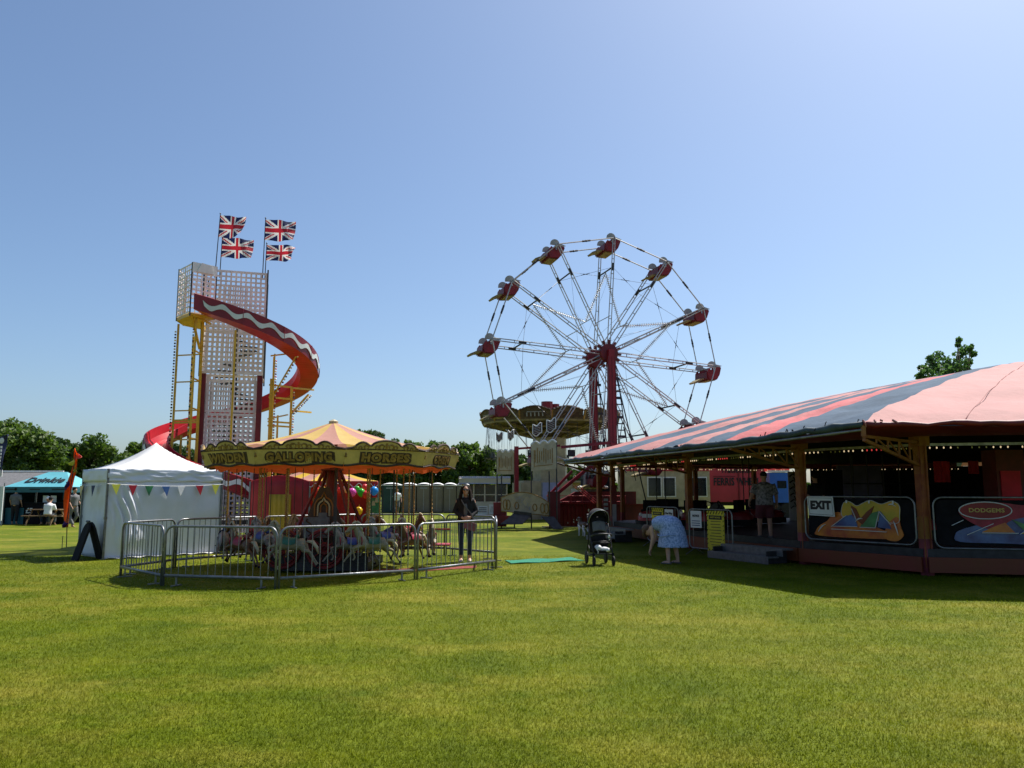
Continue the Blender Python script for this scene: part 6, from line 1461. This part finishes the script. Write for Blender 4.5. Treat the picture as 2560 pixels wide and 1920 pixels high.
for s in (1, -1):
    lx = hipc+sd3*s*.12; an = V((lx.x+.02+.05*s, lx.y, .08)); j.path([an-fw*.06+V((0, 0, -.065)), an+fw*.17+V((0, 0, -.065))], [.045, .040], 8, flat=.35); j.path([an+fw*.10+sd3*.04+V((0, 0, -.06)), an+fw*.08+V((0, 0, -.015)), an+fw*.10-sd3*.04+V((0, 0, -.06))], .010, 5)
j.build('sandals', 'grey_cloth', be)

# --- man walking on the dodgem floor
mo = V((6.53, 21.0, .35)); ma = thing('person', 'man in a patterned shirt and dark red shorts walking across the dodgem floor', 'person', mo, R(-6))
fw = V((0, 1, 0)); b = MB(); head(b, (0, .02, 1.60), fw); b.path([(0, 0, 1.38), (0, .01, 1.52)], [.075, .06], 9)
torso(b, [(0, 0, .86), (0, 0, .98), (0, 0, 1.12), (0, 0, 1.28), (0, 0, 1.42)], [.17, .185, .18, .195, .12], fw)
ARM = []
for s, el, wr in ((1, (.30, .02, 1.10), (.33, .14, .90)), (-1, (-.31, .0, 1.13), (-.36, .16, .93))):
    b.path([(s*.20, 0, 1.39), el, wr], [.06, .05, .034], 8); ARM.append(((s*.20, 0, 1.39), el)); hand(b, wr, (0, .3, -.9), (-s*.5, .8, 0), .8, 1.05, (-s, 0, 0))
for s, kn, an in ((1, (.12, .06, .50), (.11, -.06, .09)), (-1, (-.12, .10, .50), (-.12, .16, .09))):
    b.path([(s*.10, 0, .88), kn, an], [.10, .068, .045], 9); b.path([V(an)+V((0, -.03, -.04)), V(an)+V((0, .09, -.055)), V(an)+V((0, .16, -.065))], [.038, .036, .022], 7)
b.build('body', 'skin', ma, remesh=.011)
j = MB(); torso(j, [(0, 0, .86), (0, 0, .95), (0, 0, 1.12), (0, 0, 1.30), (0, 0, 1.40), (0, 0, 1.455)], [.235, .225, .215, .225, .20, .09], fw, 16, .72)
for a, e in ARM: j.path([a, lerp3(a, e, .9)], [.085, .085], 9)
j.build('shirt', 'shirt_pattern', ma, remesh=.014)
j = MB()
for s, kn in ((1, (.125, .05, .54)), (-1, (-.125, .09, .54))): j.path([(s*.09, 0, .92), (s*.11, .02, .78), kn], [.125, .125, .115], 10)
j.path([(-.08, 0, .90), (.08, 0, .90)], [.15, .15], 9); j.build('shorts', 'shorts_red', ma, remesh=.014)
j = MB(); j.sphere((0, .012, 1.645), (.09, .104, .085), 12, 8); j.box((0, .13, 1.65), (.13, .10, .015)); j.build('cap', 'black_cloth', ma, smooth=True)
j = MB(); shoe(j, (.11, -.06, .09), (.11, .1, .02), 1.1); shoe(j, (-.12, .16, .09), (-.12, .3, .02), 1.1); j.build('shoes', 'grey_cloth', ma, smooth=True)

def simple_person(lab, o, rz, top, legs, hairm, pose='stand', s=1.0, cat='person', hatm=None, vox=.02):
    t = thing('person', lab, 'person', o, rz); f = V((0, -1, 0)); sit = pose == 'sit'; dz = -.42 if sit else 0
    b = MB(); lean = V((0, -.12, 0)) if sit else V((0, 0, 0)); head(b, V((0, -.02, 1.60+dz))+lean*1.6, f); b.path([V((0, 0, 1.38+dz))+lean, V((0, 0, 1.52+dz))+lean*1.3], [.07, .055], 8)
    torso(b, [V((0, 0, .86+dz)), V((0, 0, 1.1+dz))+lean*.4, V((0, 0, 1.30+dz))+lean*.8, V((0, 0, 1.41+dz))+lean], [.16, .15, .175, .10], f)
    sl = []
    for q in (1, -1):
        sh = V((q*.18, 0, 1.37+dz))+lean; el = sh+V((q*.07, -.08 if sit else .0, -.27)); wr = el+(V((-q*.08, -.24, -.02)) if sit else V((0, -.10 if pose == 'stand' else -.18, -.22)))
        b.path([sh, el, wr], [.055, .044, .03], 7); hand(b, wr, wr-el, (-q, 0, .3), .6, 1.0, (0, 0, -1) if sit else (-q, 0, 0)); sl.append((sh, el))
        hp = V((q*.09, 0, .88+dz))
        if sit: kn = hp+V((q*.04, -.42, .02)); an = V((kn.x, kn.y+.03, .08))
        else: st_ = .16*q if pose == 'walk' else 0; kn = V((q*.10, -.02-st_*.6, .48)); an = V((q*.10, st_, .08))
        b.path([hp, kn, an], [.09, .062, .042], 8); b.path([an+V((0, .03, -.035)), an+V((0, -.10, -.05)), an+V((0, -.16, -.055))], [.036, .035, .022], 6)
        sl.append((hp, kn, an))
    b.build('body', 'skin', t, remesh=vox)
    j = MB(); torso(j, [V((0, 0, .90+dz)), V((0, 0, 1.1+dz))+lean*.4, V((0, 0, 1.30+dz))+lean*.8, V((0, 0, 1.435+dz))+lean], [.185, .18, .205, .10], f, 12, .75)
    for a, e in (sl[0], sl[2]): j.path([a, a.lerp(e, .95)], [.075, .07], 7)
    j.build('top', top, t, remesh=vox)
    j = MB()
    for h_, k_, a_ in (sl[1], sl[3]): j.path([h_+V((0, 0, .03)), k_, a_+V((0, 0, .04))], [.11, .078, .055], 8)
    j.build('trousers', legs, t, remesh=vox)
    j = MB(); j.sphere(V((0, .005, 1.635+dz))+lean*1.6, (.09, .105, .095), 10, 7)
    if hatm: j.box(V((0, -.12, 1.63+dz))+lean*1.6, (.14, .10, .02))
    j.build('hat' if hatm else 'hair', hatm or hairm, t, smooth=True)
    return t
simple_person('bulky dark figure behind the orange post inside the dodgem ride', V((8.35, 22.3, .35)), R(200), 'black_cloth', 'black_cloth', 'hair_dark', 'stand')
simple_person('barman in a grey waistcoat with his back turned at the drinks counter', gc+V((-1.0, .05, 0)), R(180), 'grey_cloth', 'black_cloth', 'hair_dark', 'stand', vox=.03)
simple_person('seated person in a white cap at the picnic bench', gc+V((.62, -1.17+1.25, .0)), R(0), 'black_cloth', 'denim', 'hair_dark', 'sit', hatm='white_cloth', vox=.03)
simple_person('seated person in a white shirt and dark cap at the picnic bench', gc+V((1.25, -1.2, .0)), R(180), 'white_cloth', 'grey_cloth', 'hair_dark', 'sit', hatm='black_cloth', vox=.03)
simple_person('person in grey walking between the orange flag and the white tent', V((pt(187, 1224, 35).x, 35, 0)), R(70), 'grey_cloth', 'grey_cloth', 'hair_dark', 'walk', vox=.03)
simple_person('distant person in white by the portable toilets', V((pt(993, 1224, 54).x, 54, 0)), R(20), 'white_cloth', 'grey_cloth', 'hair_dark', 'walk', vox=.03)

# --- pushchair
pc = thing('pushchair', 'black pushchair with a raised hood and pale things in its basket', 'pushchair', gp(1500, 1412), R(8)); pc.scale = (.86, .92, 1.0)
# local: front faces -Y
m = MB()
for s in (-1, 1):
    m.path([(s*.24, -.32, .22), (s*.255, -.10, .52), (s*.26, .08, .78), (s*.25, .22, 1.02)], .016, 7); m.path([(s*.26, .34, .16), (s*.26, .12, .52), (s*.26, .06, .72)], .015, 7); m.path([(s*.25, -.30, .24), (s*.26, .32, .20)], .013, 6)
m.path([(-.25, .22, 1.02), (-.24, .30, 1.06), (.24, .30, 1.06), (.25, .22, 1.02)], .017, 7); m.path([(-.25, -.30, .25), (.25, -.30, .25)], .014, 6); m.build('frame', 'dark_metal', pc, smooth=True)
m = MB(); m.path([(-.265, -.16, .62), (-.20, -.30, .66), (0, -.34, .67), (.20, -.30, .66), (.265, -.16, .62)], .020, 7); m.path([(-.23, -.22, .50), (0, -.30, .52), (.23, -.22, .50)], .012, 6); m.build('bumper_bar', 'dark_metal', pc, smooth=True)
m = MB(); m.grid(lambda u, v: V(((u-.5)*.42, .10+.10*v-.05*(1-(2*u-1)**2), .50+.52*v)), 8, 8); m.grid(lambda u, v: V(((u-.5)*.42, .12-.30*v, .50-.02*math.sin(PI*v)-.03*v)), 8, 6); m.build('seat', 'black_cloth', pc, smooth=True, solid=.03)
m = MB(); m.grid(lambda u, v: V(((u-.5)*.34, .06+.07*v-.05, .70+.20*v+.03*math.sin(PI*u))), 8, 6); m.build('seat_liner', 'grey_cloth', pc, smooth=True, solid=.03)
m = MB(); m.grid(lambda u, v: V((.255*math.cos(PI*u), .20-.36*v**1.0*(.35+.65*math.sin(PI*u)), .90+.30*math.sin(PI*u)**.75*(1-.12*(v-.4)**2)-.02*v)), 18, 10); m.grid(lambda u, v: V((.25*math.cos(PI*u)*v, .215, .90+.30*math.sin(PI*u)**.75*v)), 16, 4); m.build('hood', 'black_cloth', pc, smooth=True, solid=.012)
m = MB(); m.path([(.258*math.cos(PI*u), .20-.36*(.35+.65*math.sin(PI*u)), .88+.30*math.sin(PI*u)**.75*(1-.12*.36)) for u in np.linspace(0, 1, 20)], .010, 6); m.build('hood_trim', 'steel', pc, smooth=True)
m = MB(); m.grid(lambda u, v: V(((u-.5)*.46, -.28+.56*v, .24+.10*abs(2*u-1)**4+.08*abs(2*v-1)**6)), 10, 10); m.grid(lambda u, v: V(((u-.5)*.46, .10-.02*math.sin(PI*u), .26+.24*v)), 6, 4); m.build('basket', 'black_cloth', pc, smooth=True, solid=.01)
m = MB(); m.sphere((-.10, -.20, .37), (.10, .10, .07), 10, 7); m.sphere((.06, -.18, .34), (.13, .10, .06), 10, 7); m.sphere((.13, -.22, .33), (.08, .09, .045), 9, 6); m.path([(-.16, -.28, .36), (-.12, -.30, .30), (-.13, -.30, .25)], .012, 5); m.build('basket_contents', 'white_cloth', pc, smooth=True)
m = MB(); m.sphere((.15, -.325, .615), (.035, .02, .042), 9, 6); m.sphere((.155, -.33, .545), (.014, .014, .016), 6, 5); m.build('toy', 'sign_white', pc, smooth=True)
for x, y, r in ((-.245, -.36, .105), (.245, -.36, .105), (-.25, .36, .14), (.25, .36, .14)):
    q = MB(); q.lathe([(r*.72, -.022), (r*.96, -.02), (r, 0), (r*.96, .02), (r*.72, .022)], 18); Q = Matrix.Translation((x, y, r)) @ Matrix.Rotation(PI/2, 4, 'Y'); q.v = [tuple(Q @ V(p)) for p in q.v]; w_ = q.build('wheel', 'rubber', pc, smooth=True)
    q = MB(); q.lathe([(.01, -.015), (r*.72, -.012), (r*.72, .012), (.01, .015)], 12); q.v = [tuple(Q @ V(p)) for p in q.v]; q.build('wheel_disc', 'grey_paint', w_)
    if y < 0: q = MB(); q.beam((x, y, r), (x*1.0, -.31, .26), .05, .05); q.build('fork', 'black', w_)

# --- brown and white dog
dg = thing('dog', 'brown and white dog standing in the roof shadow beside the pushchair', 'dog', gp(1459, 1341), R(112))
# local +X forward
b = MB(); b.path([(-.24, 0, .38), (-.16, 0, .40), (.0, 0, .37), (.14, 0, .36), (.24, 0, .40), (.28, 0, .42)], [.05, .095, .085, .115, .105, .06], 10); b.path([(.22, 0, .44), (.31, 0, .53), (.35, 0, .58)], [.085, .062, .058], 8)
b.path([(.32, 0, .60), (.40, 0, .585), (.47, 0, .555), (.51, 0, .55)], [.062, .058, .036, .028], 8)
for s in (1, -1):
    b.path([(.20, s*.07, .38), (.17, s*.075, .22), (.185, s*.075, .10), (.18, s*.075, .03), (.22, s*.075, .022)], [.052, .034, .024, .022, .022], 7)
    b.path([(-.17, s*.06, .38), (-.13, s*.075, .27), (-.25, s*.08, .15), (-.24, s*.08, .04), (-.20, s*.08, .022)], [.07, .055, .028, .024, .022], 7)
b.path([(-.26, 0, .42), (-.36, 0, .45), (-.44, 0, .53)], [.026, .022, .008], 6); b.build('body', 'white_cloth', dg, remesh=.011)
m = MB(); m.path([(-.28, 0, .40), (-.18, 0, .405), (-.06, 0, .40), (.08, 0, .39), (.2, 0, .41)], [.05, .108, .105, .11, .112], 10); m.path([(.20, 0, .46), (.34, 0, .60)], [.09, .068], 8)
m.build('coat_patch', 'hair_brown', dg, remesh=.012)
for s in (1, -1): m = MB(); m.path([(.32, s*.05, .645), (.31, s*.075, .60), (.33, s*.085, .55)], [.018, .026, .010], 6); m.build('ear', 'hair_brown', dg, smooth=True)
m = MB(); m.sphere((.535, 0, .557), .015, 6, 5); m.build('nose', 'black', dg, smooth=True)
